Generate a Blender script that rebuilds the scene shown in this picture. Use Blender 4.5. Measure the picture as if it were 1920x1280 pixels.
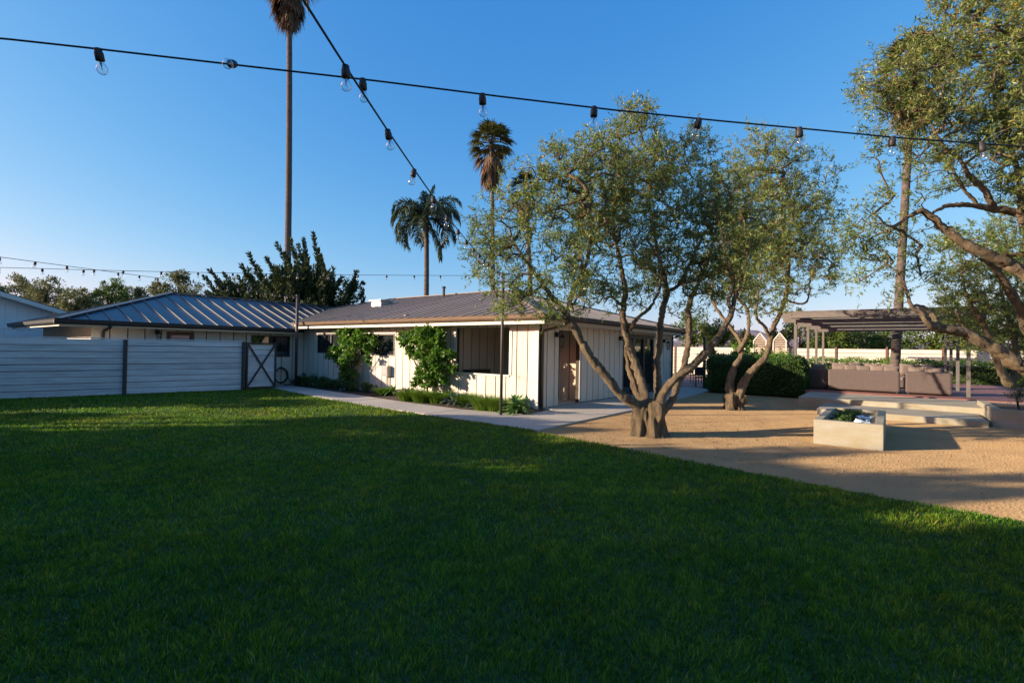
import bpy, math, random
import numpy as np
from mathutils import Vector
random.seed(7); RNG = np.random.default_rng(11)
for o in list(bpy.data.objects): bpy.data.objects.remove(o)
scene = bpy.context.scene; COL = scene.collection
R = math.radians

# ------------------------------------------------------------------ camera
# world: X runs along the side wall (away, right), Y along the front wall (away, left), origin at the house corner
FPX = 926.0; W0, H0 = 1920.0, 1280.0
CAM = np.array([-10.95, -7.58, 1.65])
PITCH, ROLL = R(.8), R(.96)
FWD = np.array([.790, .613, 0.]); FWD /= np.linalg.norm(FWD)
RGT = np.array([FWD[1], -FWD[0], 0.]); UPV = np.array([0, 0, 1.])
Fp = FWD*math.cos(PITCH)+UPV*math.sin(PITCH); Up = UPV*math.cos(PITCH)-FWD*math.sin(PITCH)
Rr = RGT*math.cos(ROLL)+Up*math.sin(ROLL); Ur = Up*math.cos(ROLL)-RGT*math.sin(ROLL)
cd = bpy.data.cameras.new('camera'); cam = bpy.data.objects.new('camera', cd); COL.objects.link(cam)
from mathutils import Matrix
cam.matrix_world = Matrix(((Rr[0], Ur[0], -Fp[0], CAM[0]), (Rr[1], Ur[1], -Fp[1], CAM[1]), (Rr[2], Ur[2], -Fp[2], CAM[2]), (0, 0, 0, 1)))
cd.sensor_width = 36; cd.lens = 36*FPX/W0; cd.clip_start = .05; cd.clip_end = 5000
scene.camera = cam
# ------------------------------------------------------------------ light
SUN_EL = R(15.2); LH = np.array([.735, -.678]); LH /= np.linalg.norm(LH)      # horizontal travel of the light
LDIR = np.array([LH[0]*math.cos(SUN_EL), LH[1]*math.cos(SUN_EL), -math.sin(SUN_EL)])
world = bpy.data.worlds.new('World'); scene.world = world; world.use_nodes = True
nt = world.node_tree; bg = nt.nodes['Background']
sky = nt.nodes.new('ShaderNodeTexSky'); sky.sky_type = 'NISHITA'; sky.sun_disc = False
sky.sun_elevation = SUN_EL; sky.sun_rotation = math.atan2(-LH[0], -LH[1])
sky.altitude = 0; sky.air_density = 1.0; sky.dust_density = .8; sky.ozone_density = 3.2
# film-like response per channel: deep blue overhead, pale and not burnt out towards the horizon
sp_ = nt.nodes.new('ShaderNodeSeparateColor'); cb_ = nt.nodes.new('ShaderNodeCombineColor'); nt.links.new(sky.outputs[0], sp_.inputs[0])
for ch, (ex, gn) in enumerate(((1.44, .36), (.78, .71), (.37, 1.52))):
    pw = nt.nodes.new('ShaderNodeMath'); pw.operation = 'POWER'; pw.inputs[1].default_value = ex; ml_ = nt.nodes.new('ShaderNodeMath'); ml_.operation = 'MULTIPLY'; ml_.inputs[1].default_value = gn
    nt.links.new(sp_.outputs[ch], pw.inputs[0]); nt.links.new(pw.outputs[0], ml_.inputs[0]); nt.links.new(ml_.outputs[0], cb_.inputs[ch])
nt.links.new(cb_.outputs[0], bg.inputs['Color']); bg.inputs['Strength'].default_value = .1
sd = bpy.data.lights.new('sun', 'SUN'); sun = bpy.data.objects.new('sun', sd); COL.objects.link(sun)
sd.energy = 2.95; sd.angle = R(.55); sd.color = (1.0, .82, .60)
sun.rotation_euler = Vector(LDIR).to_track_quat('-Z', 'Y').to_euler(); sun.location = (-20, 20, 20)
vs = scene.view_settings; vs.view_transform = 'Standard'; vs.look = 'None'; vs.gamma = 1; vs.exposure = 1.8; vs.use_curve_mapping = False

# ------------------------------------------------------------------ pixel helpers
def ray(px, py): return Fp+Rr*(px-960)/FPX-Ur*(py-640)/FPX
def G(px, py, z=0.):
    r = ray(px, py); return CAM+r*((z-CAM[2])/r[2])
def PX(px, py, X): r = ray(px, py); return CAM+r*((X-CAM[0])/r[0])
def PY(px, py, Y): r = ray(px, py); return CAM+r*((Y-CAM[1])/r[1])
def PD(px, py, D): r = ray(px, py); return CAM+r*(D/np.dot(r, FWD))
def depth(p): return float(np.dot(np.asarray(p)-CAM, FWD))
def unit(v):
    v = np.asarray(v, float); return v/(np.linalg.norm(v, axis=-1, keepdims=True)+1e-9)

# ------------------------------------------------------------------ object helpers
WL = {}
def tag(o, label=None, cat=None, group=None, kind=None):
    if label: o['label'] = label
    if cat: o['category'] = cat
    if group: o['group'] = group
    if kind: o['kind'] = kind
    return o
def link(o, parent, wloc):
    COL.objects.link(o); o.parent = parent
    pl = WL[parent.name] if parent else np.zeros(3)
    o.location = tuple(np.asarray(wloc, float)-pl); WL[o.name] = np.asarray(wloc, float); return o
def thing(name, label, cat, loc, group=None):
    o = bpy.data.objects.new(name, None); o.empty_display_size = .1; link(o, None, loc); return tag(o, label, cat, group)
def put(name, mesh, parent, wloc, rot=None):
    o = bpy.data.objects.new(name, mesh); link(o, parent, wloc)
    if rot is not None: o.rotation_euler = rot
    return o
def np_mesh(name, V, F, mat, smooth=False, rnd=None):
    V = np.ascontiguousarray(V, np.float32); F = np.ascontiguousarray(F, np.int32); k = F.shape[1]
    me = bpy.data.meshes.new(name); me.vertices.add(len(V)); me.vertices.foreach_set('co', V.ravel())
    me.loops.add(F.size); me.loops.foreach_set('vertex_index', F.ravel()); me.polygons.add(len(F))
    me.polygons.foreach_set('loop_start', np.arange(0, F.size, k, dtype=np.int32))
    if smooth: me.polygons.foreach_set('use_smooth', np.ones(len(F), bool))
    if rnd is not None:
        a = me.attributes.new('rnd', 'FLOAT', 'FACE'); a.data.foreach_set('value', np.ascontiguousarray(rnd, np.float32))
    me.update(calc_edges=True); me.materials.append(mat); return me
class MB:
    def __init__(s): s.v = []; s.f = []
    def add(s, V, F):
        b = len(s.v); s.v += [tuple(map(float, p)) for p in V]; s.f += [tuple(b+i for i in f) for f in F]; return s
    def box(s, a, b):
        x0, y0, z0 = np.minimum(a, b); x1, y1, z1 = np.maximum(a, b)
        return s.add([(x0,y0,z0),(x1,y0,z0),(x1,y1,z0),(x0,y1,z0),(x0,y0,z1),(x1,y0,z1),(x1,y1,z1),(x0,y1,z1)],
                     [(0,3,2,1),(4,5,6,7),(0,1,5,4),(1,2,6,5),(2,3,7,6),(3,0,4,7)])
    def bar(s, p, q, w, h, up=(0, 0, 1)):
        p = np.asarray(p, float); q = np.asarray(q, float); d = unit(q-p); up = np.asarray(up, float)
        sd_ = np.cross(d, up)
        if np.linalg.norm(sd_) < 1e-4: sd_ = np.cross(d, (1, 0, 0))
        sd_ = unit(sd_)*w/2; u = unit(np.cross(sd_, d))*h/2
        V = [e+i*sd_+j*u for e in (p, q) for i, j in ((-1,-1),(1,-1),(1,1),(-1,1))]
        return s.add(V, [(3,2,1,0),(4,5,6,7),(0,1,5,4),(1,2,6,5),(2,3,7,6),(3,0,4,7)])
    def poly(s, pts, th):
        """flat polygon extruded by vector th"""
        n = len(pts); P = [np.asarray(p, float) for p in pts]; Q = [p+np.asarray(th, float) for p in P]
        return s.add(P+Q, [tuple(range(n))[::-1], tuple(range(n, 2*n))]+[(i, (i+1) % n, n+(i+1) % n, n+i) for i in range(n)])
    def tube(s, path, rad, n=8, cap=True):
        V, F = tube_arrays(np.asarray(path, float), np.asarray(rad, float)*np.ones(len(path)), n)
        b = len(s.v); s.add(V, F)
        if cap: s.f.append(tuple(b+i for i in range(n))[::-1]); m = len(V)-n; s.f.append(tuple(b+m+i for i in range(n)))
        return s
    def lathe(s, c, prof, n=16):
        V = []; F = []; c = np.asarray(c, float)
        for r, z in prof:
            V += [c+(r*math.cos(2*math.pi*i/n), r*math.sin(2*math.pi*i/n), z) for i in range(n)]
        for k in range(len(prof)-1):
            for i in range(n): F.append((k*n+i, k*n+(i+1) % n, (k+1)*n+(i+1) % n, (k+1)*n+i))
        return s.add(V, F)
    def mesh(s, name, mat, org=(0, 0, 0), smooth=False, bevel=0):
        me = bpy.data.meshes.new(name); o = np.asarray(org, float)
        me.from_pydata([tuple(np.asarray(p)-o) for p in s.v], [], s.f); me.materials.append(mat)
        if smooth: me.polygons.foreach_set('use_smooth', [True]*len(me.polygons))
        me.update(); return me
    def build(s, name, mat, parent=None, smooth=False, bevel=0):
        org = WL[parent.name] if parent else np.zeros(3)
        o = put(name, s.mesh(name, mat, org, smooth), parent, org)
        if bevel:
            m = o.modifiers.new('b', 'BEVEL'); m.width = bevel; m.segments = 2; m.limit_method = 'ANGLE'
        return o
def tube_arrays(P, r, n):
    m = len(P); T = np.gradient(P, axis=0); T = unit(T)
    ref = np.array([0, 0, 1.]) if abs(T[0][2]) < .9 else np.array([1., 0, 0])
    N = np.zeros_like(P); v = unit(ref-T[0]*np.dot(ref, T[0]))
    for i in range(m):
        v = unit(v-T[i]*np.dot(v, T[i])); N[i] = v
    B = np.cross(T, N); a = np.arange(n)*2*math.pi/n
    V = P[:, None, :]+r[:, None, None]*(np.cos(a)[None, :, None]*N[:, None, :]+np.sin(a)[None, :, None]*B[:, None, :])
    i = np.arange(m-1)[:, None]*n; j = np.arange(n)[None, :]; k = (j+1) % n
    F = np.stack([i+j, i+k, i+n+k, i+n+j], -1).reshape(-1, 4)
    return V.reshape(-1, 3), F
def np_obj(name, V, F, mat, parent, smooth=False, rnd=None):
    org = WL[parent.name] if parent else np.zeros(3)
    return put(name, np_mesh(name, np.asarray(V)-org, F, mat, smooth, rnd), parent, org)

# ------------------------------------------------------------------ materials
def M(name, col, rough=.7, var=0., noise=None, bump=None, metal=0., col2=None, spec=.5, stretch=(1, 1, 1)):
    m = bpy.data.materials.new(name); m.use_nodes = True; t = m.node_tree; N = t.nodes; L = t.links
    b = N['Principled BSDF']; b.inputs['Roughness'].default_value = rough; b.inputs['Metallic'].default_value = metal
    b.inputs['Specular IOR Level'].default_value = spec
    c = N.new('ShaderNodeRGB'); c.outputs[0].default_value = (*col, 1); out = c.outputs[0]
    geo = N.new('ShaderNodeNewGeometry'); mp = N.new('ShaderNodeMapping'); L.new(geo.outputs['Position'], mp.inputs[0]); mp.inputs['Scale'].default_value = stretch
    if noise:
        sc, am = noise; nz = N.new('ShaderNodeTexNoise'); nz.inputs['Scale'].default_value = sc; nz.inputs['Detail'].default_value = 6; nz.inputs['Roughness'].default_value = .65
        L.new(mp.outputs[0], nz.inputs['Vector'])
        if var:
            oi0 = N.new('ShaderNodeObjectInfo'); ad = N.new('ShaderNodeVectorMath'); ad.operation = 'MULTIPLY_ADD'
            cb = N.new('ShaderNodeCombineXYZ')
            for q in range(3): L.new(oi0.outputs['Random'], cb.inputs[q])
            L.new(cb.outputs[0], ad.inputs[0]); ad.inputs[1].default_value = (17, 31, 23); L.new(mp.outputs[0], ad.inputs[2]); L.new(ad.outputs[0], nz.inputs['Vector'])
        mr = N.new('ShaderNodeMapRange'); L.new(nz.outputs['Fac'], mr.inputs[0]); mr.inputs[1].default_value = .3; mr.inputs[2].default_value = .7
        mx = N.new('ShaderNodeMix'); mx.data_type = 'RGBA'; L.new(out, mx.inputs['A'])
        c2 = col2 if col2 else tuple(x*(1-am) for x in col)
        mx.inputs['B'].default_value = (*c2, 1); L.new(mr.outputs[0], mx.inputs['Factor']); out = mx.outputs['Result']
    if var:
        oi = N.new('ShaderNodeObjectInfo'); mr2 = N.new('ShaderNodeMapRange'); L.new(oi.outputs['Random'], mr2.inputs[0]); mr2.inputs[3].default_value = 1-var; mr2.inputs[4].default_value = 1+var
        hv = N.new('ShaderNodeHueSaturation'); L.new(out, hv.inputs['Color']); L.new(mr2.outputs[0], hv.inputs['Value']); out = hv.outputs[0]
    L.new(out, b.inputs['Base Color'])
    if bump:
        nb = N.new('ShaderNodeTexNoise'); nb.inputs['Scale'].default_value = bump[0]; nb.inputs['Detail'].default_value = 8; L.new(mp.outputs[0], nb.inputs['Vector'])
        bp = N.new('ShaderNodeBump'); bp.inputs['Strength'].default_value = bump[1]; bp.inputs['Distance'].default_value = .02 if len(bump) < 3 else bump[2]
        L.new(nb.outputs['Fac'], bp.inputs['Height']); L.new(bp.outputs[0], b.inputs['Normal'])
    return m
def LEAF(name, stops, rough=.5, trans=.3, patch=None, spec=.3):
    """foliage: colour from a per-leaf random value; light passes through"""
    m = bpy.data.materials.new(name); m.use_nodes = True; t = m.node_tree; N = t.nodes; L = t.links
    b = N['Principled BSDF']; b.inputs['Roughness'].default_value = rough; b.inputs['Specular IOR Level'].default_value = spec
    at = N.new('ShaderNodeAttribute'); at.attribute_name = 'rnd'; cr = N.new('ShaderNodeValToRGB')
    el = cr.color_ramp.elements
    while len(el) < len(stops): el.new(.5)
    for e, (p, c) in zip(el, stops): e.position = p; e.color = (*c, 1)
    L.new(at.outputs['Fac'], cr.inputs[0]); out = cr.outputs[0]
    if patch:
        geo = N.new('ShaderNodeNewGeometry'); nz = N.new('ShaderNodeTexNoise'); nz.inputs['Scale'].default_value = patch[0]; nz.inputs['Detail'].default_value = 5
        L.new(geo.outputs['Position'], nz.inputs['Vector']); mr = N.new('ShaderNodeMapRange'); L.new(nz.outputs['Fac'], mr.inputs[0]); mr.inputs[1].default_value = .38; mr.inputs[2].default_value = .68
        mx = N.new('ShaderNodeMix'); mx.data_type = 'RGBA'; L.new(mr.outputs[0], mx.inputs['Factor']); L.new(out, mx.inputs['A'])
        ml = N.new('ShaderNodeMix'); ml.data_type = 'RGBA'; ml.blend_type = 'MULTIPLY'; ml.inputs['Factor'].default_value = 1
        L.new(out, ml.inputs['A']); ml.inputs['B'].default_value = (*patch[1], 1); L.new(ml.outputs['Result'], mx.inputs['B']); out = mx.outputs['Result']
    L.new(out, b.inputs['Base Color'])
    if trans:
        tr = N.new('ShaderNodeBsdfTranslucent'); L.new(out, tr.inputs['Color']); ms = N.new('ShaderNodeMixShader'); ms.inputs[0].default_value = trans
        L.new(b.outputs[0], ms.inputs[1]); L.new(tr.outputs[0], ms.inputs[2]); L.new(ms.outputs[0], N['Material Output'].inputs['Surface'])
    return m
def GLASS(name, col=(.02, .025, .03), rough=.03):
    m = M(name, col, rough, spec=.9); return m
def BULBGLASS():
    m = bpy.data.materials.new('clear_bulb_glass'); m.use_nodes = True; t = m.node_tree; N = t.nodes
    gl = N.new('ShaderNodeBsdfGlossy'); gl.inputs['Roughness'].default_value = .07; tp = N.new('ShaderNodeBsdfTransparent'); fr = N.new('ShaderNodeFresnel'); fr.inputs[0].default_value = 1.28
    ms = N.new('ShaderNodeMixShader'); mu = N.new('ShaderNodeMath'); mu.operation = 'MULTIPLY_ADD'; mu.inputs[1].default_value = .5; mu.inputs[2].default_value = .10; t.links.new(fr.outputs[0], mu.inputs[0]); t.links.new(mu.outputs[0], ms.inputs[0]); t.links.new(tp.outputs[0], ms.inputs[1]); t.links.new(gl.outputs[0], ms.inputs[2])
    t.links.new(ms.outputs[0], N['Material Output'].inputs['Surface']); return m
def BARK(name, c1, c2, sc=6., strength=1., stretch=(1, 1, .25)):
    m = bpy.data.materials.new(name); m.use_nodes = True; t = m.node_tree; N = t.nodes; L = t.links; b = N['Principled BSDF']; b.inputs['Roughness'].default_value = .9; b.inputs['Specular IOR Level'].default_value = .2
    geo = N.new('ShaderNodeNewGeometry'); mp = N.new('ShaderNodeMapping'); mp.inputs['Scale'].default_value = stretch; L.new(geo.outputs['Position'], mp.inputs[0])
    nz = N.new('ShaderNodeTexNoise'); nz.inputs['Scale'].default_value = sc; nz.inputs['Detail'].default_value = 10; nz.inputs['Roughness'].default_value = .7; L.new(mp.outputs[0], nz.inputs[0])
    vo = N.new('ShaderNodeTexVoronoi'); vo.feature = 'DISTANCE_TO_EDGE'; vo.inputs['Scale'].default_value = sc*2.2
    ad = N.new('ShaderNodeVectorMath'); ad.operation = 'ADD'; L.new(mp.outputs[0], ad.inputs[0]); L.new(nz.outputs['Color'], ad.inputs[1]); L.new(ad.outputs[0], vo.inputs[0])
    cr = N.new('ShaderNodeValToRGB'); cr.color_ramp.elements[0].position = .32; cr.color_ramp.elements[0].color = (*c2, 1); cr.color_ramp.elements[1].position = .62; cr.color_ramp.elements[1].color = (*c1, 1)
    L.new(nz.outputs['Fac'], cr.inputs[0]); L.new(cr.outputs[0], b.inputs['Base Color'])
    mm = N.new('ShaderNodeMath'); mm.operation = 'MULTIPLY_ADD'; L.new(vo.outputs['Distance'], mm.inputs[0]); mm.inputs[1].default_value = 1.2; L.new(nz.outputs['Fac'], mm.inputs[2])
    bp = N.new('ShaderNodeBump'); bp.inputs['Strength'].default_value = strength; bp.inputs['Distance'].default_value = .06; L.new(mm.outputs[0], bp.inputs['Height']); L.new(bp.outputs[0], b.inputs['Normal'])
    return m
def BRICK(name):
    m = M(name, (.27, .10, .07), .85, bump=(60, .3)); t = m.node_tree; N = t.nodes; L = t.links
    br = N.new('ShaderNodeTexBrick'); geo = N.new('ShaderNodeNewGeometry'); L.new(geo.outputs['Position'], br.inputs[0]); br.inputs['Scale'].default_value = 2.4
    br.inputs['Color1'].default_value = (.30, .10, .075, 1); br.inputs['Color2'].default_value = (.22, .085, .065, 1); br.inputs['Mortar'].default_value = (.2, .15, .13, 1)
    L.new(br.outputs[0], N['Principled BSDF'].inputs['Base Color']); return m

mt_wall = M('white_painted_siding', (.68, .62, .53), .75, .05, (1.3, .14), (40, .12), stretch=(1, 1, .35))
mt_trim = M('white_trim', (.68, .64, .57), .6, 0, (3, .1))
mt_groove = M('wall_backing', (.06, .05, .042), .9)  # near black: the shade of the grooves is put into this colour
mt_whitebld = M('outbuilding_white', (.74, .75, .76), .75, .04, (1.5, .1))
mt_roof = M('sunlit_tone_metal_roof', (.205, .17, .145), .6, .12, (1.2, .2), metal=.0, spec=.3)  # roof metal in the tone of its sunlit front slope
mt_roofb = M('shaded_tone_metal_roof', (.055, .06, .072), .36, .10, (1.2, .25), metal=.0, spec=.6)  # same roof metal, left wing's shade and blue sky put into the colour
mt_seam = M('roof_seam_metal', (.20, .17, .15), .5, .05)
mt_seamb = M('roof_seam_sunlit_tone', (.175, .165, .16), .5, .05)  # lighter than its panels: sun on the ribs put into the colour
mt_gutter = M('bronze_gutter', (.17, .115, .075), .45, 0, (2, .2), metal=.2)
mt_gutterb = M('dark_gutter', (.03, .03, .033), .5)
mt_soffit = M('soffit_paint', (.46, .40, .32), .8)
mt_frame = M('dark_bronze_frame', (.045, .035, .03), .5)
mt_brown = M('redwood_frame', (.16, .075, .05), .6, 0, (8, .3))
mt_glass = GLASS('window_glass')
mt_curtain = M('pale_curtain', (.35, .33, .28), .9, 0, (6, .3), stretch=(3, 3, .2))
mt_fence = M('weathered_white_plank', (.74, .73, .71), .85, .12, (2.2, .35), (30, .3), stretch=(.45, 1, 4.5), col2=(.47, .46, .45))
mt_farfence = M('cream_plank', (.66, .60, .50), .8, .06, (3, .2))
mt_slat = M('weathered_slat', (.36, .29, .225), .85, .08, (4, .3))
mt_steel = M('dark_steel', (.035, .035, .04), .5, metal=.3)
mt_pole = M('weathered_pole', (.075, .065, .058), .6, 0, (5, .3), metal=.2)
mt_conc = M('concrete_path', (.47, .42, .355), .85, .05, (.9, .22), (70, .25))
mt_conc2 = M('board_formed_concrete', (.37, .35, .295), .85, .04, (1.8, .35), (35, .35), stretch=(1, 1, 2.5), col2=(.31, .255, .15))
mt_gravel = M('decomposed_granite', (.45, .29, .13), .95, 0, (1.3, .25), (30, 1., .04), col2=(.335, .21, .092)); mt_gravel.node_tree.nodes['Principled BSDF'].inputs['Diffuse Roughness'].default_value = 1.
mt_soil = M('dark_mulch', (.075, .045, .03), .95, 0, (18, .5), (60, 1))
mt_lawnbase = M('lawn_soil', (.05, .10, .02), .95, 0, (3, .4), (60, .6))
mt_ground = M('dry_ground', (.16, .13, .08), .95, 0, (.2, .3))
mt_brick = BRICK('red_brick_paving')
mt_black = M('black_rubber', (.012, .012, .013), .55)
mt_sock = M('socket_plastic', (.03, .022, .018), .6)
mt_bulb = BULBGLASS()
mt_fil = M('bulb_filament_stem', (.25, .24, .24), .3)
mt_sofa = M('mauve_grey_weave', (.125, .095, .088), .9, .04, (30, .25), (150, .5))
mt_cush = M('taupe_cushion', (.20, .155, .13), .9, .14, (12, .15), (150, .3))
mt_pergo = M('grey_brown_timber', (.15, .135, .125), .75, .08, (4, .3), (25, .3))
mt_water = M('dark_water', (.02, .03, .03), .02, bump=(9, .15, .01), spec=1.)
mt_olbark = BARK('olive_bark', (.50, .385, .25), (.13, .09, .06), 10., 1.)
mt_olstump = BARK('olive_stump_bark', (.47, .355, .22), (.115, .08, .052), 6.5, 1.1)
mt_bark = BARK('grey_bark', (.16, .12, .09), (.05, .038, .03), 6.)
mt_palmbark = BARK('palm_bark', (.15, .125, .105), (.07, .06, .052), 3., .6, (1, 1, 3))
mt_olive = LEAF('olive_leaf', [(0, (.075, .125, .035)), (.3, (.145, .215, .05)), (.62, (.235, .30, .07)), (.85, (.32, .38, .14)), (.965, (.40, .37, .07)), (1., (.55, .30, .03))], .42, .45, spec=.4)
mt_fig = LEAF('fig_leaf', [(0, (.045, .12, .015)), (.5, (.095, .215, .024)), (.85, (.17, .30, .035)), (1, (.26, .38, .05))], .4, .42, spec=.5)
mt_jun = LEAF('juniper_scale', [(0, (.018, .036, .012)), (.6, (.035, .062, .018)), (1, (.07, .09, .025))], .7, .15)
mt_bgleaf = LEAF('grey_green_leaf', [(0, (.075, .095, .04)), (.5, (.13, .155, .06)), (1, (.21, .22, .10))], .6, .3)
mt_bgleaf2 = LEAF('mid_green_leaf', [(0, (.045, .085, .015)), (.5, (.09, .145, .025)), (1, (.16, .21, .04))], .6, .3)
mt_hedge = LEAF('hedge_leaf', [(0, (.03, .07, .014)), (.6, (.06, .13, .022)), (1, (.11, .20, .035))], .5, .2)
mt_hedge2 = LEAF('bright_hedge_leaf', [(0, (.055, .13, .014)), (.6, (.10, .21, .024)), (1, (.17, .29, .04))], .5, .3)
mt_fan = LEAF('fan_palm_leaf', [(0, (.04, .055, .016)), (.6, (.075, .095, .024)), (1, (.15, .15, .04))], .5, .2)
mt_dead = LEAF('dead_palm_leaf', [(0, (.07, .045, .028)), (.6, (.13, .085, .05)), (1, (.22, .15, .085))], .8, .15)
mt_queen = LEAF('queen_palm_leaf', [(0, (.022, .042, .02)), (.6, (.042, .07, .03)), (1, (.07, .10, .045))], .45, .2)
mt_agave = LEAF('agave_leaf', [(0, (.07, .16, .05)), (.6, (.13, .25, .06)), (1, (.21, .33, .08))], .45, .25)
mt_agaveb = LEAF('blue_agave_leaf', [(0, (.06, .105, .085)), (1, (.12, .18, .14))], .5, .15)
mt_tuft = LEAF('grass_tuft_blade', [(0, (.06, .13, .012)), (.6, (.11, .22, .018)), (1, (.20, .30, .03))], .5, .35)
mt_dmound = LEAF('dark_mound_leaf', [(0, (.03, .07, .015)), (1, (.08, .15, .03))], .5, .25)
mt_grass = LEAF('lawn_blade', [(0, (.028, .072, .008)), (.45, (.085, .200, .016)), (.85, (.180, .340, .028)), (.965, (.30, .37, .06)), (1, (.33, .29, .12))], .55, .4, patch=(.8, (1.55, 1.0, .9)), spec=.12)
mt_litter = LEAF('fallen_leaf', [(0, (.10, .065, .03)), (.5, (.22, .15, .07)), (1, (.33, .24, .12))], .8, .1)

# ------------------------------------------------------------------ the setting
def sheet(name, pts, z, mat, th=.0, edge=False):
    m = MB()
    if th: m.poly([(x, y, z-th) for x, y in pts], (0, 0, th))
    else: m.add([(x, y, z) for x, y in pts], [tuple(range(len(pts)))])
    return tag(m.build(name, mat), kind='structure')
def grid_sheet(name, x0, x1, y0, y1, z, n, mat):
    xs = np.linspace(x0, x1, n+1); ys = np.linspace(y0, y1, n+1); X, Y = np.meshgrid(xs, ys)
    V = np.stack([X, Y, 0*X+z], -1).reshape(-1, 3); i = np.arange(n)[:, None]*(n+1)+np.arange(n)[None, :]; i = i.ravel()
    return tag(np_obj(name, V, np.stack([i, i+1, i+n+2, i+n+1], -1), mat, None), kind='structure')
grid_sheet('ground', -1500, 1500, -1500, 1500, -.02, 4, mt_ground)
EDGE = [(-2.95, -1.95), (-3.2, -3.6), (-3.5, -5.23), (-3.7, -6.63), (-3.85, -7.69), (-3.95, -9.), (-4.1, -14.), (-4.2, -30.)]
sheet('gravel_yard', EDGE+[(40, -30), (40, -.5), (-2.7, -.5)], 0.0, mt_gravel)
PATH_OUT = [(-2.83, -1.95), (-2.8, 1.), (-2.68, 4.), (-2.4, 7.), (-1.95, 10.0), (-1.8, 11.9)]
LAWN = EDGE[::-1]+[(-2.83, -1.95)]+PATH_OUT[1:]+[(-12., 12.6), (-34, 13.), (-34, -30)]
sheet('lawn', LAWN, .012, mt_lawnbase)
BED = [(-1.05, -.35), (-1.5, .9), (-1.42, 3.8), (-1.08, 7.5), (-.85, 10.6)]
# path slabs, one per cast panel, with joints between them
pathroot = thing('garden_path', 'pale concrete path of cast slabs between lawn and planting bed', 'path', (-2, 5, 0)); 
pathroot['kind'] = 'structure'
def lerp_poly(P, y):
    ys = [p[1] for p in P]; xs = [p[0] for p in P]; return float(np.interp(y, ys, xs))
yb = [-1.95, -.36, 1.4, 3.2, 5.0, 6.8, 8.6, 10.2, 11.85]
for i in range(len(yb)-1):
    a, b = yb[i]+.008, yb[i+1]-.008
    fo = lambda y: lerp_poly(PATH_OUT, y); fi = (lambda y: 0.2) if i == 0 else (lambda y: lerp_poly(BED, y))
    MB().poly([(fo(a)+.01, a, -.03), (fi(a), a, -.03), (fi(b), b, -.03), (fo(b)+.01, b, -.03)], (0, 0, .065+random.uniform(-.003, .003))).build('slab', mt_conc, pathroot, bevel=.008)
walk = thing('side_walkway', 'concrete walkway slabs along the shaded side wall', 'walkway', (5, -1, 0)); walk['kind'] = 'structure'
xb = [.2, 2.2, 4.4, 6.6, 8.8, 11.2]
for i in range(5):
    e = lambda x: -1.95+.05*max(0, x-2)
    a, b = xb[i]+.008, xb[i+1]-.008
    MB().poly([(a, e(a), -.03), (b, e(b), -.03), (b, -.01, -.03), (a, -.01, -.03)], (0, 0, .068+random.uniform(-.003, .003))).build('slab', mt_conc, walk, bevel=.008)
sheet('planting_bed', BED+[(-.02, 11.5), (-.02, -.35)], .02, mt_soil)
sheet('brick_terrace', [(11.2, -1.4), (22, -1.4), (22, 4), (11.2, 4)], .03, mt_brick, .04)
# raised terrace with two wide steps
st = thing('terrace_steps', 'wide pale concrete steps up to the brick terrace', 'steps', (5, -7.5, 0)); st['kind'] = 'structure'
MB().box((4.82, -5.9, -.05), (6.75, -9.3, .15)).build('step', mt_conc2, st, bevel=.012)
MB().box((6.75, -5.2, -.05), (9.45, -14., .30)).build('step', mt_conc2, st, bevel=.012)
sheet('brick_patio', [(9.45, -14), (20.5, -14), (20.5, -4.0), (11.3, -4.0), (11.3, -5.05), (9.45, -5.05)], .33, mt_brick, .38)
# distant hill, its haze put into the mauve colour
hv = []; hn = 60
for i in range(hn+1):
    a = i/hn; px = 700+1700*a; z = 17+20*math.exp(-((px-1390)/70.)**2)+24*math.exp(-((px-1620)/120.)**2)+5*math.sin(i*1.7)
    p = PD(px, 640, 620.); hv += [(p[0], p[1], -5), (p[0]+3, p[1]+2, z*.6), (p[0]+60, p[1]+40, z)]
hf = []
for i in range(hn):
    for k in range(2): hf.append((i*3+k, (i+1)*3+k, (i+1)*3+k+1, i*3+k+1))
m_ = MB(); m_.add(hv, hf); tag(m_.build('hill', M('mauve_hill', (.25, .215, .235), .95, 0, (.02, .3)), smooth=True), kind='structure')

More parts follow.
